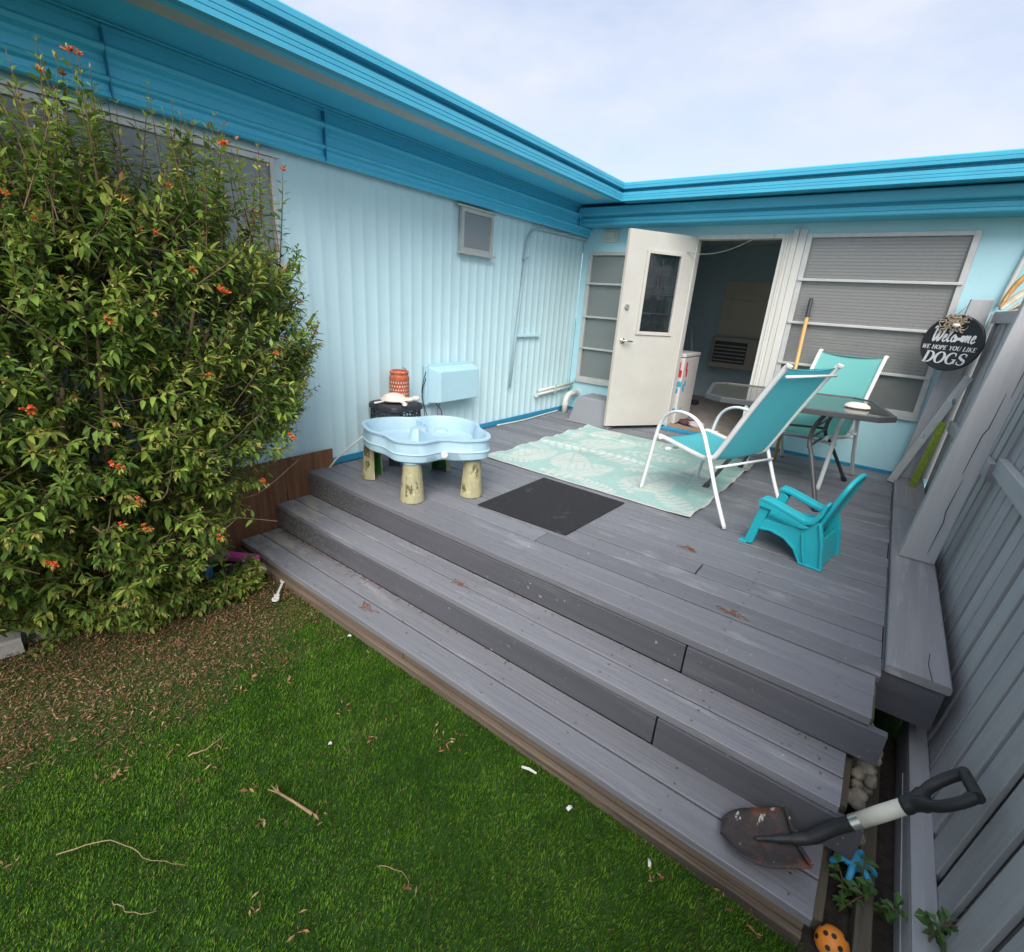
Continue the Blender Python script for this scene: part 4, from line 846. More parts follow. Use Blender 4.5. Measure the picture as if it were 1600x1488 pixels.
L_ = {   # unit cap height, serif capitals: strokes (points, width)
 'D': (.80, [([(.14,0),(.14,1)],TH),([(0,.03),(.34,.03)],.06),([(0,.97),(.34,.97)],.06),(arc(.30,.5,.38,.47,90,-90),thick(90,-90))]),
 'O': (.86, [(arc(.40,.5,.33,.47,0,360,24),thick(0,360,24))]),
 'G': (.86, [(arc(.42,.5,.35,.47,55,320,20),thick(55,320,20)),([(.70,.08),(.70,.42)],TH*.9),([(.50,.42),(.82,.42)],.06),([(.62,.92),(.66,.70)],.07)]),
 'S': (.68, [(arc(.33,.74,.24,.23,30,200,10)+[(.20,.58),(.33,.50),(.48,.41)]+arc(.33,.27,.26,.24,40,-150,10),[.08]*6+[.12]*4+[.2]*5+[.12]*4+[.08]*6),([(.55,.95),(.53,.72)],.06),([(.09,.05),(.10,.28)],.06)]),
 'W': (1.05,[([(.08,1),(.30,0)],TH*.8),([(.30,0),(.50,.9)],TN),([(.46,1),(.68,0)],TH*.8),([(.68,0),(.92,1)],TN),([(0,.97),(.22,.97)],.06),([(.8,.97),(1.02,.97)],.06)]),
 'E': (.68, [([(.14,0),(.14,1)],TH*.9),([(0,.03),(.56,.03)],.08),([(0,.97),(.54,.97)],.08),([(.14,.5),(.44,.5)],.08),([(.56,0),(.58,.24)],.06),([(.54,1),(.54,.78)],.06)]),
 'H': (.88, [([(.15,0),(.15,1)],TH*.9),([(.68,0),(.68,1)],TH*.9),([(.15,.5),(.68,.5)],.07),([(0,.03),(.3,.03)],.05),([(.53,.03),(.83,.03)],.05),([(0,.97),(.3,.97)],.05),([(.53,.97),(.83,.97)],.05)]),
 'P': (.70, [([(.15,0),(.15,1)],TH*.9),([(0,.03),(.32,.03)],.06),([(0,.97),(.3,.97)],.06),(arc(.28,.73,.27,.24,90,-90),thick(90,-90))]),
 'Y': (.80, [([(.08,1),(.40,.48)],TH*.8),([(.40,.48),(.70,1)],TN),([(.40,0),(.40,.5)],TH*.9),([(.24,.03),(.56,.03)],.05)]),
 'U': (.84, [([(.14,1),(.14,.3)],TH*.9),(arc(.40,.30,.26,.27,180,360),.10),([(.66,.3),(.66,1)],TN),([(0,.97),(.3,.97)],.05),([(.54,.97),(.8,.97)],.05)]),
 'L': (.64, [([(.14,0),(.14,1)],TH*.9),([(0,.97),(.3,.97)],.06),([(0,.03),(.54,.03)],.08),([(.54,0),(.57,.26)],.06)]),
 'I': (.40, [([(.17,0),(.17,1)],TH*.9),([(.02,.03),(.32,.03)],.05),([(.02,.97),(.32,.97)],.05)]),
 'K': (.84, [([(.15,0),(.15,1)],TH*.9),([(.18,.42),(.66,1)],TN),([(.30,.55),(.72,0)],TH*.85),([(0,.97),(.3,.97)],.05),([(0,.03),(.3,.03)],.05)]),
 ' ': (.42, []),
}
def line(text, h, cx, cy, shear=.22, track=.02):
    wd = sum(L_[c][0]+track for c in text)*h; x = cx-wd/2; b = MB()
    for c in text:
        q = stroke_mesh(L_[c][1], shear, x, cy, h); b.add(q.v, q.f); x += (L_[c][0]+track)*h
    return b
line('DOGS', .090, -.015, -.158, .20).build('lettering', M['ink'], disc, M=SM)
line('WE HOPE YOU LIKE', .0325, -.008, -.052, .20).build('lettering', M['ink'], disc, M=SM)
# script "Welcome": a looping W, small e l c, a bone for the o, m and e
scr = [(spline([(-.02,.95,0),(.05,1.12,0),(.14,.95,0),(.16,.4,0),(.24,.0,0),(.36,.25,0),(.44,.8,0),(.46,.4,0),(.54,.0,0),(.68,.35,0),(.74,.95,0),(.68,1.12,0),(.64,.95,0)],4),.13),
 (spline([(.84,.24,0),(1.0,.34,0),(1.0,.52,0),(.90,.52,0),(.86,.2,0),(.96,.0,0),(1.12,.14,0)],4),.10),
 (spline([(1.10,.1,0),(1.24,.6,0),(1.28,.95,0),(1.20,.98,0),(1.18,.4,0),(1.24,.02,0),(1.36,.1,0)],4),.10),
 (spline([(1.64,.45,0),(1.54,.54,0),(1.44,.3,0),(1.50,.04,0),(1.64,.08,0)],4),.10),
 (spline([(2.20,.06,0),(2.24,.5,0),(2.26,.06,0),(2.36,.5,0),(2.42,.45,0),(2.42,.06,0),(2.54,.5,0),(2.60,.45,0),(2.60,.1,0),(2.70,.06,0)],4),.10),
 (spline([(2.76,.24,0),(2.92,.34,0),(2.92,.52,0),(2.82,.52,0),(2.78,.2,0),(2.88,.0,0),(3.04,.16,0)],4),.10)]
scr = [([(p.x,p.y) for p in s], w_) for s, w_ in scr]
stroke_mesh(scr, .18, -.155, .010, .100).build('lettering', M['ink'], disc, M=SM, kind='stuff')
bo = MB(); ox, oy = .042, .034
bo.prism([(ox-.022,oy-.012),(ox+.022,oy-.006),(ox+.022,oy+.014),(ox-.022,oy+.010)], .0098, .0118)
for qx, qy in ((-.024,-.012),(-.024,.012),(.024,-.006),(.024,.018)): bo.prism([(ox+qx+.012*math.cos(R_(k*30)), oy+qy+.012*math.sin(R_(k*30))) for k in range(12)], .0098, .0119)
bo.build('bone_emblem', M['ink'], disc, M=SM)
for k in range(46):
    rr = random.Random(k); a0 = rr.uniform(0,6.28); p0 = Vector((-.020+rr.uniform(-.04,.04), .145+rr.uniform(-.03,.045), .016))
    pts = [p0]; ag = a0
    for q in range(6):
        ag += rr.uniform(-.9,.9); pts.append(pts[-1]+Vector((math.cos(ag)*.016, math.sin(ag)*.015, rr.uniform(-.004,.006))))
    pts = [Vector((p.x, max(.085,min(p.y,.215)), max(p.z,.0135))) for p in pts]
    MB().tube(spline(pts,2), rr.uniform(.0022,.005), 4, flat=.5).build('raffia_strip', M['raffia'], sg, M=SM)
pb = MB(); pb.ico((0,0,0), .022, 1, .2, 0, (1.3,.8,.8)); pb.build('raffia_knot', M['pearl'], sg, M=SM @ Matrix.Translation((.0,.135,.026)))
MB().tube([(3.60,-.34,1.42),(3.655,-.205,1.50)], .002, 5).build('hanger', M['metal'], sg)

# ------------------------------------------------------------------ leaning board, greenery past the fence
lb = MB(); lb.board((3.545,-.33,.012),(3.80,-.345,.965), .058, .026, up=(0,-1,0), ch=.003)
tag(lb.build('leaning_board', M['flaking']), 'flaking white and blue board leaning on the fence below the round sign', 'board')
tg = MB(); tg.board((3.688,-.47,.04),(3.742,-.44,.60), .052, .012, up=(0,-1,0), ch=.003)
gq = random.Random(3)
for k in range(260):
    f_ = gq.random(); p = Vector((3.688,-.477,.04)).lerp(Vector((3.742,-.447,.60)), f_)+Vector((gq.uniform(-.026,.026),0,0)); e_ = p+Vector((gq.uniform(-.01,.01),-gq.uniform(.008,.02),gq.uniform(-.012,.012)))
    tg.add([p-Vector((.002,0,0)), p+Vector((.002,0,0)), e_], [(0,1,2)])
tag(tg.build('turf_offcut', material('turf_offcut_green', (.26,.36,.045), .7, var=.4, vscale=60)), 'narrow yellow-green turf offcut standing against the fence by the leaning board', 'turf strip')
def leaf_cloud(name, n, cfun, lmin, lmax, pal, mat, seed, upb=.3):
    r = np.random.default_rng(seed); c = cfun(r, n); n = len(c)
    d = r.normal(0,1,(n,3)); d[:,2] += upb; d /= np.linalg.norm(d,axis=1)[:,None]
    s = np.cross(d, r.normal(0,1,(n,3))); s /= np.linalg.norm(s,axis=1)[:,None]; l = r.uniform(lmin,lmax,n)[:,None]
    V = np.stack([c-d*l/2, c+s*l*.22, c+d*l/2, c-s*l*.22],1).reshape(-1,3); i = np.arange(n)[:,None]*4
    cols = np.repeat(np.array(pal)[r.integers(0,len(pal),n)]*r.uniform(.6,1.3,(n,1)),4,0)
    return np_mesh(name, V, np.concatenate([i+[0,1,2,3]]), M[mat], cols)
hd = leaf_cloud('hedge', 9000, lambda r, n: np.stack([r.uniform(4.35,5.1,n), r.uniform(-7,3.0,n), LZ+r.uniform(0,1,n)**1.2*1.45],1), .04, .09, [(.16,.26,.03),(.22,.32,.05),(.10,.18,.03)], 'hedge', 3)
tag(hd, 'bright green hedge showing through the gaps beyond the fence', 'hedge')
hk = thing('dried_palm', 'dried orange-brown palm husks lying over the far fence top', 'palm husk', (3.88,-.30,1.42))
for k, (pts, w_) in enumerate((([(3.825,-.34,1.475),(3.845,-.31,1.56),(3.88,-.29,1.66),(3.94,-.28,1.76),(4.02,-.28,1.84)],.040),([(3.83,-.37,1.47),(3.87,-.34,1.53),(3.93,-.33,1.60),(4.02,-.32,1.66)],.030),([(3.87,-.36,1.455),(3.93,-.36,1.52),(4.02,-.37,1.57)],.024),([(3.90,-.30,1.46),(3.98,-.30,1.56),(4.08,-.29,1.70)],.030),([(3.86,-.40,1.45),(3.93,-.42,1.475),(4.0,-.45,1.50)],.016))):
    sp = spline(pts, 5); q = len(sp); MB().tube(sp, [w_*math.sin(math.pi*(.06+.88*i/(q-1)))+.003 for i in range(q)], 8, flat=.45).build('husk', M['husk' if k in (0,3) else 'husk2'], hk, True)
pp = MB(); pp.tube([(3.845,-.032,1.50),(3.862,-.032,1.62),(3.893,-.032,1.86),(3.92,-.032,2.10)], .016, 8); tag(pp.build('pale_pipe', M['pvc'], None, True), 'pale pipe on the blue wall behind the dried palm husks', 'pipe')

# ------------------------------------------------------------------ shovel across the step end
sv = thing('shovel', 'short rusty shovel with black D handle lying across the step end', 'shovel', (3.5,-4.12,-.343))
tip, sh_, sock = Vector((3.225,-4.265,-.330)), Vector((3.43,-4.135,-.322)), Vector((3.505,-4.095,-.232))
g0, g1 = Vector((3.555,-4.085,-.165)), Vector((3.655,-4.045,-.045))
ax = (sh_-tip).normalized(); sd_ = ax.cross(Vector((0,0,1))).normalized()
if sd_.y < 0: sd_ = -sd_
b = MB(); nu, nv = 15, 11; vs = []; Lb = (sh_-tip).length
for i in range(nu):
    u = i/(nu-1)
    hwid = .098*min(1, math.sqrt(max(0, 1-(1-min(1,u/.62))**2.2))+.0)
    for j in range(nv):
        v = -1+2*j/(nv-1)
        vs.append(tip+ax*(u*Lb+.0)+sd_*(v*hwid)+Vector((0,0,.004+.026*v*v*(.35+.65*u)-.010*math.sin(math.pi*u)+.010*(1-u)*0)))
b.add(vs, [(i*nv+j,i*nv+j+1,(i+1)*nv+j+1,(i+1)*nv+j) for i in range(nu-1) for j in range(nv-1)])
o = b.build('blade', M['blade'], sv, True); s_ = o.modifiers.new('thickness','SOLIDIFY'); s_.thickness = .003
for q in (-1,1): MB().board(sh_+sd_*q*.025+Vector((0,0,.014)), sh_+sd_*q*.090+Vector((0,0,.034)), .014, .006, ch=.002).build('tread_lip', M['blade'], sv)
MB().tube(spline([tip.lerp(sh_,.45)+Vector((0,0,-.002)), tip.lerp(sh_,.85)+Vector((0,0,.012)), sh_+Vector((.028,.012,.035)), sock, g0], 5), [.004]+[.008]*3+[.013]*3+[.019]*4+[.022]*4+[.021]*6, 12, flat=1).build('socket', M['blackgrip'], sv, True)
gd = (g1-g0).normalized()
MB().tube([g0-gd*.012, g0+gd*.016], .0235, 14).build('ferrule', M['chrome'], sv, 40)
MB().tube([g0+gd*.015, g0.lerp(g1,.5), g1], [.0225,.0235,.0225], 14).build('shaft', M['cream'], sv, True)
# D grip lies in the plane of gd and a cross axis
ca = gd.cross(Vector((.35,-.85,.35))).normalized(); ca = (gd.cross(ca)).normalized(); ca = Vector((ca.x,ca.y,ca.z)); ca = (Vector((.30,.90,.22))-gd*gd.dot(Vector((.30,.90,.22)))).normalized()
end = g1+gd*.175
for q in (1,-1):
    MB().tube(spline([g1-gd*.012, g1+gd*.03+ca*q*.012, g1+gd*.075+ca*q*.052, g1+gd*.13+ca*q*.066, end+ca*q*.062], 5), [.025]*3+[.022]*5+[.016]*13, 10).build('grip_arm', M['blackgrip'], sv, True)
MB().tube([end-ca*.070, end+ca*.070], .0165, 12).build('grip_bar', M['blackgrip'], sv, 40)

# ------------------------------------------------------------------ junk in the gap between steps and fence
fo = thing('spray_foam', 'lumpy aged expanding foam stuffed beside the step end', 'foam', (3.585,-3.75,LZ))
fq = random.Random(8)
for k in range(34):
    f_ = k/33; x, y, z, r = 3.59+fq.uniform(-.022,.022), -3.56-.38*f_+fq.uniform(-.02,.02), -.20-.215*f_+fq.uniform(-.03,.02), (.034-.014*f_)*fq.uniform(.6,1.25)
    MB().ico((x,y,z), r, 2, .16, 0, (fq.uniform(.7,1.1),fq.uniform(.8,1.3),fq.uniform(.7,1.1))).build('foam_lump', M['foam'], fo, True)
for (x, y, z, r) in ((3.585,-3.60,-.215,.048),)+0*((3.585,-3.60,-.215,.055),(3.605,-3.66,-.245,.042),(3.59,-3.72,-.28,.035),(3.59,-3.77,-.315,.036),(3.585,-3.82,-.345,.032),(3.58,-3.87,-.375,.034),(3.575,-3.92,-.405,.026)):
    b = MB(); b.ico((x,y,z), r, 3, .07, 0, (.85,1.2,1.1)); b.build('foam_lump', M['foam'], fo, True)
gv = thing('rubber_glove', 'crumpled blue rubber glove among weeds beside the step end', 'glove', (3.60,-4.03,-.40))
b = MB(); b.ico((3.60,-4.02,-.375), .034, 2, .22, 0, (1.1,1.0,.7)); b.build('palm', M['glove'], gv, True)
for k in range(5):
    a = R_(-150+k*55); q = Vector((3.60,-4.02,-.372)); d = Vector((math.cos(a),math.sin(a),-.25-.1*(k % 2)))
    MB().tube(spline([q+d*.018, q+d*.045+Vector((0,0,.008)), q+d*.070+Vector((0,0,-.012))],3), [.011]*3+[.0105]*3+[.006], 8).build('finger', M['glove'], gv, True)
bl_ = thing('ball', 'orange and blue toy ball with dark spots at the bottom edge', 'ball', (3.575,-4.30,LZ))
b = MB(); c_ = Vector((3.575,-4.30,LZ+.045)); b.lathe([(.0,.045)]+[(.045*math.cos(R_(a)),.045*math.sin(R_(a))) for a in range(75,-16,-15)], c_, 24, 0); b.lathe([(.045*math.cos(R_(a)),.045*math.sin(R_(a))) for a in range(-15,-76,-15)]+[(.0,-.045)], c_, 24, 1)
b.build('sphere', [M['ball'], M['ballb']], bl_, True)
for az, el in ((200,55),(250,30),(300,50),(150,35),(30,50),(240,78),(200,15)):
    d = Vector((math.cos(R_(az))*math.cos(R_(el)),math.sin(R_(az))*math.cos(R_(el)),math.sin(R_(el))))
    MB().tube([c_+d*.0435, c_+d*.0457], .007, 10).build('spot', M['ballk'], bl_)
def weed(loc, n, h, label, seed):
    r = random.Random(seed); wd = thing('weed', label, 'weed', loc)
    nst = 3; base = Vector(loc)
    for s in range(nst):
        top = base+Vector((r.uniform(-.06,.06), r.uniform(-.07,.07), h*r.uniform(.7,1.0))); mid = base.lerp(top,.5)+Vector((r.uniform(-.02,.02),r.uniform(-.02,.02),.01))
        sp = spline([base, mid, top], 4); MB().tube(sp, .0022, 5).build('stem', M['twig'], wd)
        for k in range(n//nst):
            p = sp[min(len(sp)-1, 2+int(k*(len(sp)-2)/(n/nst)))]; a = r.uniform(0,6.28); l = r.uniform(.025,.045); d = Vector((math.cos(a),math.sin(a),r.uniform(-.1,.6))).normalized(); q = d.cross(Vector((0,0,1))).normalized()*l*.30
            b = MB(); m_ = p+d*l*.5+Vector((0,0,.004)); b.add([p, m_-q, p+d*l-Vector((0,0,.006)), m_+q], [(0,1,2,3)]); b.build('leaf', WEED, wd)
WEED = material('weed_leaf', (.08,.17,.04), .5, var=.2, rnd=.3, trans=.25)
weed((3.66,-4.10,LZ),36,.17,'leafy green weed sprouting around the blue glove',1)
weed((3.59,-4.15,LZ),30,.13,'low weed in the gap beside the orange ball',2)
weed((3.768,-4.22,-.296),24,.11,'small weed growing on the kick board against the fence',3)

# ------------------------------------------------------------------ litter on the turf and deck
def tube_thing(name, pts, r, mat, label, cat, n=6):
    q = random.Random(len(label)); sp = spline(pts,5); sp = [p+Vector((q.uniform(-.006,.006),q.uniform(-.006,.006),q.uniform(-.004,.002))) for p in sp]
    return tag(MB().tube(sp, [r*.75*(1.15-.9*i/len(sp)) for i in range(len(sp))], n).build(name, M[mat], None, True), label, cat)
Z0 = LZ+.026
sk = thing('cut_stick', 'pale split stick with frayed end lying on the turf', 'stick', (1.98,-5.05,Z0))
MB().tube([(1.905,-5.072,Z0),(1.98,-5.056,Z0+.002),(2.070,-5.040,Z0+.004)], [.0048,.0045,.006], 7).build('shaft', M['plank'], sk, True)
for dx, dy in ((-.055,-.02),(-.05,.012),(-.06,-.004)): MB().tube([(1.906,-5.072,Z0),(1.906+dx*.7,-5.072+dy,Z0+.006)], [.004,.0015], 5).build('splinter', M['plank'], sk, True)
tube_thing('twig', [(1.58,-5.62,Z0),(1.66,-5.50,Z0+.01),(1.79,-5.45,Z0),(1.93,-5.38,Z0+.008)], .0026, 'plank', 'long curved twig lying on the turf near the lower left corner', 'twig')
tube_thing('twig', [(2.38,-5.0,Z0),(2.44,-4.97,Z0+.012),(2.51,-4.975,Z0)], .002, 'plank', 'short bowed twig on the turf below the split stick', 'twig')
tube_thing('twig', [(1.50,-5.21,Z0),(1.53,-5.14,Z0+.006),(1.50,-5.08,Z0)], .004, 'plank', 'small brown twig on the turf left of the split stick', 'twig')
tube_thing('twig', [(1.86,-5.55,Z0),(1.93,-5.53,Z0+.006),(1.99,-5.48,Z0)], .002, 'plank', 'straight thin twig on the turf beside the long curved twig', 'twig')
wf = thing('plastic_toy_tool', 'white plastic toy spanner lying on the turf by the lowest step', 'toy', (.69,-4.40,Z0))
b = MB(); b.board((.630,-4.345,Z0+.005),(.745,-4.447,Z0+.005), .014, .008, ch=.002); b.build('handle', M['paper'], wf)
for (x, y, r) in ((.618,-4.334,.019),(.768,-4.466,.021),(.742,-4.444,.016)): MB().lathe([(r*.45,.0),(r,.0),(r,.009),(r*.45,.009),(r*.45,.0)], (x,y,Z0+.001), 14).build('ring', M['paper'], wf)
def scrap(x, y, l, w_, a, label, z=Z0-.004):
    l *= .75; w_ *= .7
    b = MB(); c, s = math.cos(R_(a)), math.sin(R_(a)); P = [(-l/2,-w_/2,0),(0,-w_*.6,.006),(l/2,-w_/3,.001),(l/2,w_/3,.003),(0,w_*.5,.009),(-l/2,w_/2,.002)]
    b.add([(x+p[0]*c-p[1]*s, y+p[0]*s+p[1]*c, z+p[2]) for p in P]+[(x+p[0]*c-p[1]*s, y+p[0]*s+p[1]*c, z+p[2]-.002) for p in P], [(0,1,4,5),(1,2,3,4),(11,10,7,6),(10,9,8,7)]+[(i,6+i,6+(i+1) % 6,(i+1) % 6) for i in range(6)]); tag(b.build('scrap', M['paper']), label, 'scrap')
scrap(2.55,-4.40,.085,.012,12,'long white plastic scrap on the turf at the lowest step')
scrap(2.755,-4.43,.030,.018,70,'small white scrap on the turf right of the long plastic scrap')
scrap(3.06,-4.42,.034,.014,120,'pale scrap on the turf closest to the shovel blade')
scrap(1.86,-4.83,.018,.014,40,'tiny white scrap on the open turf above the split stick')
scrap(1.35,-4.375,.026,.016,30,'white chip on the turf against the step edging, nearer the shrub')
for (x, y, z, l, lab) in ((2.62,-2.95,.0,.10,'small brown pine sprig on the deck left of the child chair'),(2.98,-3.45,.0,.11,'brown pine sprig near the deck edge beyond the mat'),(1.30,-4.23,-2*RZ,.12,'rusty pine sprig on the lowest step'),(1.72,-3.92,-RZ,.07,'tiny brown pine sprig on the middle step')):
    pr = thing('pine_sprig', lab, 'sprig', (x,y,z)); r = random.Random(int(x*100))
    for k in range(9):
        a = r.uniform(-.6,.9)+(k % 2)*2.6; px, py = x+r.uniform(-l,l)*.5, y+r.uniform(-l,l)*.22
        MB().tube([(px,py,z+.003),(px+math.cos(a)*l*.18,py+math.sin(a)*l*.18,z+.009),(px+math.cos(a)*l*.36,py+math.sin(a)*l*.36,z+.003)], .0022, 4).build('needle', M['needle'], pr)

n = 520; dx_ = np.abs(rng.normal(0,.75,n))+.12; dy_ = -4.046-np.abs(rng.normal(0,.018,n)); far = rng.random(n) < .25; dy_ = np.where(far, rng.uniform(-4.30,-4.05,n), dy_)
k_ = dx_ < 3.3
V1, F1, C1 = litter_bits(int(k_.sum()), dx_[k_], dy_[k_], np.full(int(k_.sum()), -2*RZ+.004), .006, .022, pal, .25, .3)
m_ = 160; V2, F2, C2 = litter_bits(m_, rng.uniform(.15,3.4,m_), np.where(rng.random(m_) < .6, -3.782-np.abs(rng.normal(0,.014,m_)), rng.uniform(-4.02,-3.79,m_)), np.full(m_, -RZ+.004), .006, .018, pal, .25, .3)
m_ = 70; V3, F3, C3 = litter_bits(m_, rng.uniform(.3,3.4,m_), rng.uniform(-3.7,-.3,m_), np.full(m_, .0035), .006, .018, pal, .2, .3)
db = np_mesh('leaf_debris', np.concatenate([V1,V2,V3]), np.concatenate([F1,F2+len(V1),F3+len(V1)+len(V2)]), M['litter'], np.concatenate([C1,C2,C3])); db['kind'] = 'stuff'; tag(db, 'dry leaf crumbs lying in the corners of the grey steps', 'debris')
# ------------------------------------------------------------------ under the shrub
ec = thing('edging_stone', 'pale concrete edging under the shrub at the left edge', 'edging', (.22,-5.4,LZ))
for y in (-5.95,-5.62,-5.29): MB().board((.165-.05*(y+5.29),y-.155,LZ+.035),(.215-.05*(y+5.29),y+.165,LZ+.035), .11, .09, ch=.012).build('stone', M['concrete'], ec)
tr = thing('planter_tray', 'black plastic tray with a pink rim piece beneath the shrub', 'tray', (.21,-4.40,LZ))
b = MB(); b.box((.10,-4.52,LZ),(.36,-4.335,LZ+.045)); b.build('tray', M['black'], tr, bevel=.008)
b = MB(); b.board((.12,-4.475,LZ+.075),(.345,-4.355,LZ+.085), .06, .055, ch=.012); b.build('pink_bar', M['pink'], tr)
b = MB(); b.prism([(.036*(1.0 if k % 2 else .72)*math.cos(R_(k*30)), .036*(1.0 if k % 2 else .72)*math.sin(R_(k*30))) for k in range(12)], 0, .075, M=Matrix.Translation((.20,-4.60,LZ)))
tag(b.build('toy_block', M['blue'], None, bevel=.004), 'bright blue fluted toy block on the ground beneath the shrub', 'toy')
for (x, y, z, r, lab) in ((.385,-4.375,LZ+.03,.055,'pale rock beside the black tray at the step end'),(.12,-4.52,LZ+.10,.07,'grey rock behind the blue toy block')):
    b = MB(); b.ico((x,y,z), r, 2, .16, 0, (1.1,1,.75)); tag(b.build('rock', M['rock']), lab, 'rock')

# ------------------------------------------------------------------ flowering shrub
sh = thing('flowering_shrub', 'tall green shrub with small red-orange flowers against the blue wall', 'shrub', (.45,-4.95,LZ))
r = np.random.default_rng(21)
C0 = np.array([.46,-5.02,.72]); RR = np.array([.60,1.22,1.22])
def surf(n, pw=2.6):
    d = r.normal(0,1,(n,3)); d /= np.linalg.norm(d,axis=1)[:,None]
    q = (np.abs(d)**pw).sum(1)**(-1/pw); return d, q
ns = 3200; d, q = surf(ns)
lump = np.minimum(.985, .89+.20*noise2(d[:,1]*3+d[:,0], d[:,2]*3-d[:,0], 2.6, 31))
fac = np.where(r.random(ns) < .68, r.uniform(.86,1.0,ns), r.uniform(.45,.86,ns))
P1 = C0+d*q[:,None]*RR*(lump*fac)[:,None]
ymax = np.interp(P1[:,2], [-.5,0,.33,.52,.87,1.5,1.9], [-4.68,-4.42,-4.14,-3.98,-3.80,-3.84,-4.06])-np.clip(P1[:,0]-.5,0,1)*.8
xmax = np.interp(P1[:,1], [-6.2,-5.5,-5.28,-5.04,-4.4], [.16,.24,.38,.58,.58])+np.clip(P1[:,2]-LZ,0,2)*.85
ymax = ymax-.05
keep = (P1[:,0] < xmax) & (P1[:,0] > .05) & (P1[:,2] > LZ+.05) & (P1[:,1] < ymax) & ~((P1[:,1] > -4.85) & (P1[:,2] < -.20)); P1, d, fac = P1[keep], d[keep], fac[keep]; ns = len(P1)
gdir = d*np.array([1.0,.8,.7])+np.array([.15,0,.42])+r.normal(0,.32,(ns,3)); gdir /= np.linalg.norm(gdir,axis=1)[:,None]
slen = r.uniform(.14,.34,ns)
# upright leggy spikes on the crown
n2 = 130; sp_y = r.uniform(-6.0,-4.22,n2); sp_x = r.uniform(.12,.85,n2); topz = C0[2]+RR[2]*np.clip(1-np.abs((sp_y-C0[1])/1.2)**2.6-.45*np.abs((sp_x-.45)/.62)**2.6,.1,1)**(1/2.6)*.94
hi_ = topz > 1.45; sp_x, sp_y, topz = sp_x[hi_], sp_y[hi_], topz[hi_]; n2 = len(sp_x); P2 = np.stack([sp_x, sp_y, topz+r.uniform(.03,.20,n2)],1); g2 = np.stack([r.normal(.05,.16,n2), r.normal(0,.16,n2), np.ones(n2)],1); g2 /= np.linalg.norm(g2,axis=1)[:,None]
# low skirt of leaves near the ground
n3 = 210; a3 = r.uniform(-1.5,1.1,n3); y3 = r.uniform(-5.7,-4.42,n3); P3 = np.stack([np.interp(y3, [-6.2,-5.5,-5.28,-5.04,-4.6,-4.4], [.12,.20,.36,.58,.66,.60])-np.abs(r.normal(0,.10,n3)), y3, LZ+r.uniform(.04,.17,n3)],1); g3 = np.stack([np.ones(n3), r.normal(.2,.5,n3), r.uniform(.0,.6,n3)],1); g3 /= np.linalg.norm(g3,axis=1)[:,None]
P = np.concatenate([P1,P2,P3]); G = np.concatenate([gdir,g2,g3]); SL = np.concatenate([slen, r.uniform(.25,.42,n2), r.uniform(.10,.2,n3)]); spike = np.concatenate([np.zeros(ns),np.ones(n2),np.zeros(n3)]); FF = np.concatenate([fac,np.ones(n2),np.full(n3,.7)])
# each shoot: tip P, base P-G*SL, leaves in whorls of three, denser at the tip
lp, ld, ll, lc, lnrm = [], [], [], [], []
tw_v, tw_f = [], []
pal_old = np.array([[.135,.225,.045],[.190,.305,.055],[.240,.350,.062],[.095,.170,.040]]); pal_new = np.array([[.34,.42,.075],[.40,.42,.10],[.29,.41,.065]]); pal_tip = np.array([[.40,.19,.08],[.44,.30,.10],[.36,.34,.09]])
for i in range(len(P)):
    g_ = G[i]; a_ = np.cross(g_, [0,0,1.0]); nrm = np.linalg.norm(a_); a_ = a_/nrm if nrm > .05 else np.array([1.0,0,0]); b_ = np.cross(g_, a_)
    L0 = SL[i]; bend = np.array([0,0,-.10*L0]); nw = int(4+L0*15) if spike[i] == 0 else int(4+L0*19)
    ph = r.uniform(0,6.28); newish = r.random() < .52; size = r.uniform(.72,1.22)
    for w_ in range(nw):
        t = 1-(w_/nw)**(1.15 if spike[i] == 0 else .85); pos = P[i]-g_*L0*(1-t)+bend*(1-t)*t*2
        for k in range(3):
            if r.random() < .08: continue
            an = ph+w_*1.05+k*2.094+r.normal(0,.18); opn = .45+.75*(1-t)**.5+r.normal(0,.15)
            dv = g_*math.cos(opn)+(a_*math.cos(an)+b_*math.sin(an))*math.sin(opn); dv = dv+np.array([0,0,-.28*(1-t)-.08]); dv /= np.linalg.norm(dv)
            sz = (.020+.034*min(1,(1-t)*2.6+.15))*size*r.uniform(.7,1.25)*(1 if spike[i] == 0 else .9)
            if t > .93: col = pal_tip[r.integers(3)] if r.random() < .55 else pal_new[r.integers(3)]
            elif newish and t > .55: col = pal_new[r.integers(3)]*.85
            else: col = pal_old[r.integers(4)]
            lp.append(pos+dv*.004); ld.append(dv); ll.append(sz); lc.append(col*r.uniform(.75,1.25)); 
    b0 = len(tw_v); tb_ = P[i]-g_*(L0*1.25)
    for (pp_, rad) in ((tb_,.0030 if spike[i] == 0 else .0030), (P[i]-g_*L0*.5+bend*.5,.0028), (P[i],.0012)):
        for k in range(3): an = k*2.094; tw_v.append(pp_+(a_*math.cos(an)+b_*math.sin(an))*rad)
    for s in range(2):
        for k in range(3): tw_f.append((b0+s*3+k, b0+s*3+(k+1) % 3, b0+s*3+3+(k+1) % 3, b0+s*3+3+k))
lp, ld, ll, lc = np.array(lp), np.array(ld), np.array(ll)[:,None], np.array(lc); n = len(lp)
lp[:,0] = np.maximum(lp[:,0], .035)
upv = np.tile([0,0,1.0],(n,1))+r.normal(0,.25,(n,3)); sd2 = np.cross(ld, upv); sd2 /= np.linalg.norm(sd2,axis=1)[:,None]; nv_ = np.cross(sd2, ld)
wd2 = ll*.172*r.uniform(.85,1.2,(n,1)); drop = ll*r.uniform(.05,.28,(n,1)); fold = wd2*r.uniform(.25,.6,(n,1))
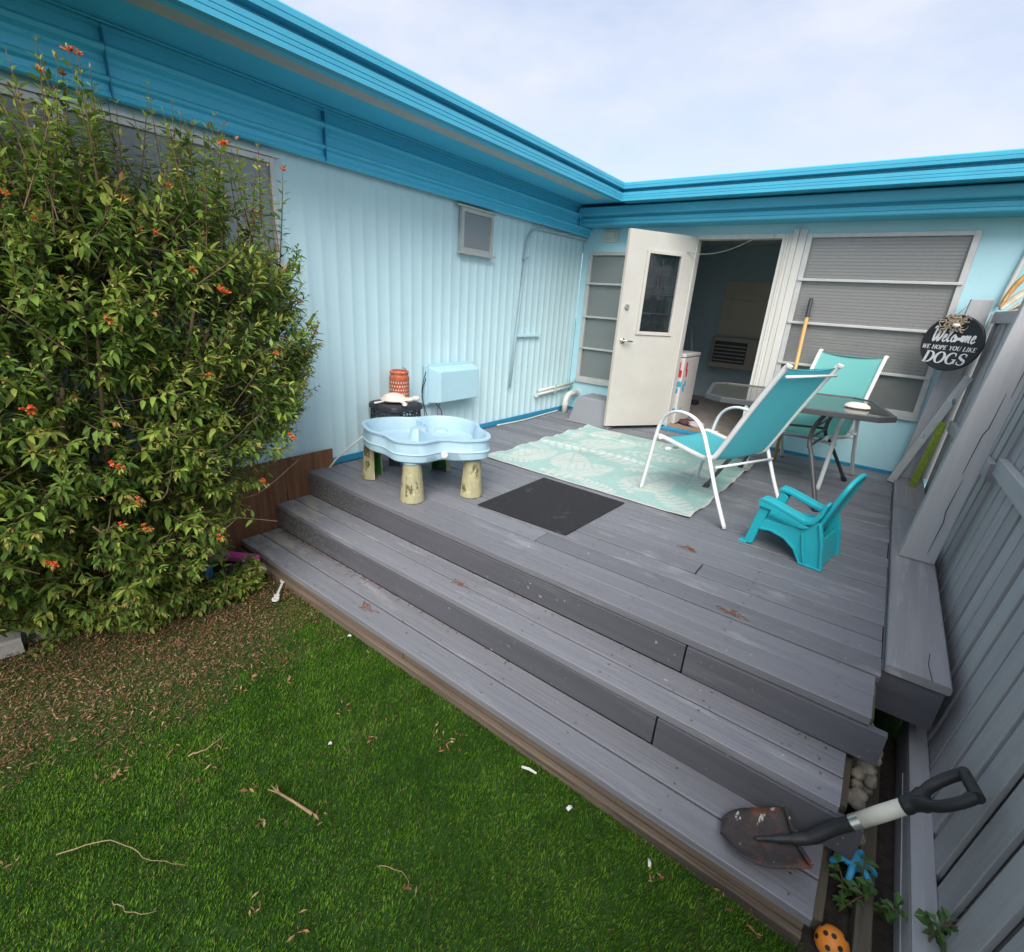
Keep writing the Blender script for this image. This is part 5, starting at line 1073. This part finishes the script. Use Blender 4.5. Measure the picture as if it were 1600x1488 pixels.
def mid(t, w_): c_ = lp+ld*ll*t-nv_*drop*t*t; return c_-sd2*wd2*w_+nv_*fold*w_, c_, c_+sd2*wd2*w_+nv_*fold*w_
l1, c1, r1 = mid(.34,1.0); l2, c2_, r2_ = mid(.68,.72); tipv = lp+ld*ll-nv_*drop
V = np.stack([lp,l1,c1,r1,l2,c2_,r2_,tipv],1); V[:,:,0] = np.maximum(V[:,:,0], .026); V[:,:,2] = np.maximum(V[:,:,2], LZ+.008); V = V.reshape(-1,3)
i8 = np.arange(n)[:,None]*8; F = np.concatenate([i8+f for f in ([0,2,1],[0,3,2],[1,2,5],[1,5,4],[2,3,6],[2,6,5],[4,5,7],[5,6,7])])
fol = np_mesh('foliage', V, F, M['leaf'], np.repeat(lc,8,0), False); fol['kind'] = 'stuff'; link(fol, sh, (0,0,0))
tw = np_mesh('twigs', np.array(tw_v), np.array(tw_f), M['twig']); tw['kind'] = 'stuff'; link(tw, sh, (0,0,0))
rs = random.Random(5)
for k in range(16):
    y0 = -4.95+rs.uniform(-.45,.3); p0 = Vector((float(np.interp(y0,[-5.5,-5.2,-4.9],[.12,.20,.34]))+rs.uniform(-.06,.08), y0, LZ)); p2 = Vector((.45+rs.uniform(-.25,.4), -5.0+(y0+5)*1.8+rs.uniform(-.3,.3), rs.uniform(.7,1.2))); p1 = p0.lerp(p2,.5)+Vector((rs.uniform(-.08,.08),rs.uniform(-.1,.1),.05))
    MB().tube(spline([p0,p1,p2],4), [.016-.0012*j for j in range(9)], 6).build('stem', M['twig'], sh, True)
for k in range(17):   # bare arching branches near the surface
    an = rs.uniform(-.9,1.2); c_ = Vector((C0[0]+.5*math.cos(an)*.80, C0[1]+.95*math.sin(an)*.72, rs.uniform(.15,1.2))); dd = Vector((rs.uniform(-.2,.3), rs.uniform(.1,.5)*(1 if rs.random() < .75 else -1), rs.uniform(-.1,.3)))
    q0 = c_-dd*.3; q1 = c_+dd*.5; q0.x = max(q0.x,.06); q1.x = max(q1.x,.06)
    MB().tube(spline([q0, c_+Vector((.05,0,-.05)), q1],4), [.005-.0004*j for j in range(9)], 5).build('branch', M['twig'], sh, True)
# flower clusters on shoot tips that face the yard
def flower_mesh(seed):
    rf = random.Random(seed); b = MB()
    for k in range(13):
        d_ = Vector((rf.gauss(0,.75), rf.gauss(0,.75), rf.uniform(.4,1.1))).normalized(); l_ = rf.uniform(.014,.032)
        b.tube([d_*.003, d_*l_*.6, d_*l_], [.0016,.0028,.0040], 5)
    return b
fm = []
for s in range(3):
    o = flower_mesh(s).build('flower_cluster', M['flower'], sh, local=True); fm.append(o)
vis = [i for i in range(ns) if (P[i][0] > .55 or P[i][1] > -4.35 or P[i][2] > 1.6) and FF[i] > .88 and P[i][1] > -5.9]
r.shuffle(vis); idx = list(vis[:58])+list(range(ns, ns+n2, 10))
for j, i in enumerate(idx):
    o = fm[j] if j < 3 else fm[j % 3].copy()
    if j >= 3: COL.objects.link(o)
    o.parent = sh; o.location = Vector(P[i]+G[i]*.006)-WLOC[sh.name]; o.rotation_euler = Vector(G[i]).to_track_quat('Z','Y').to_euler(); s = rs.uniform(.5,1.15); o.scale = (s,s,s)
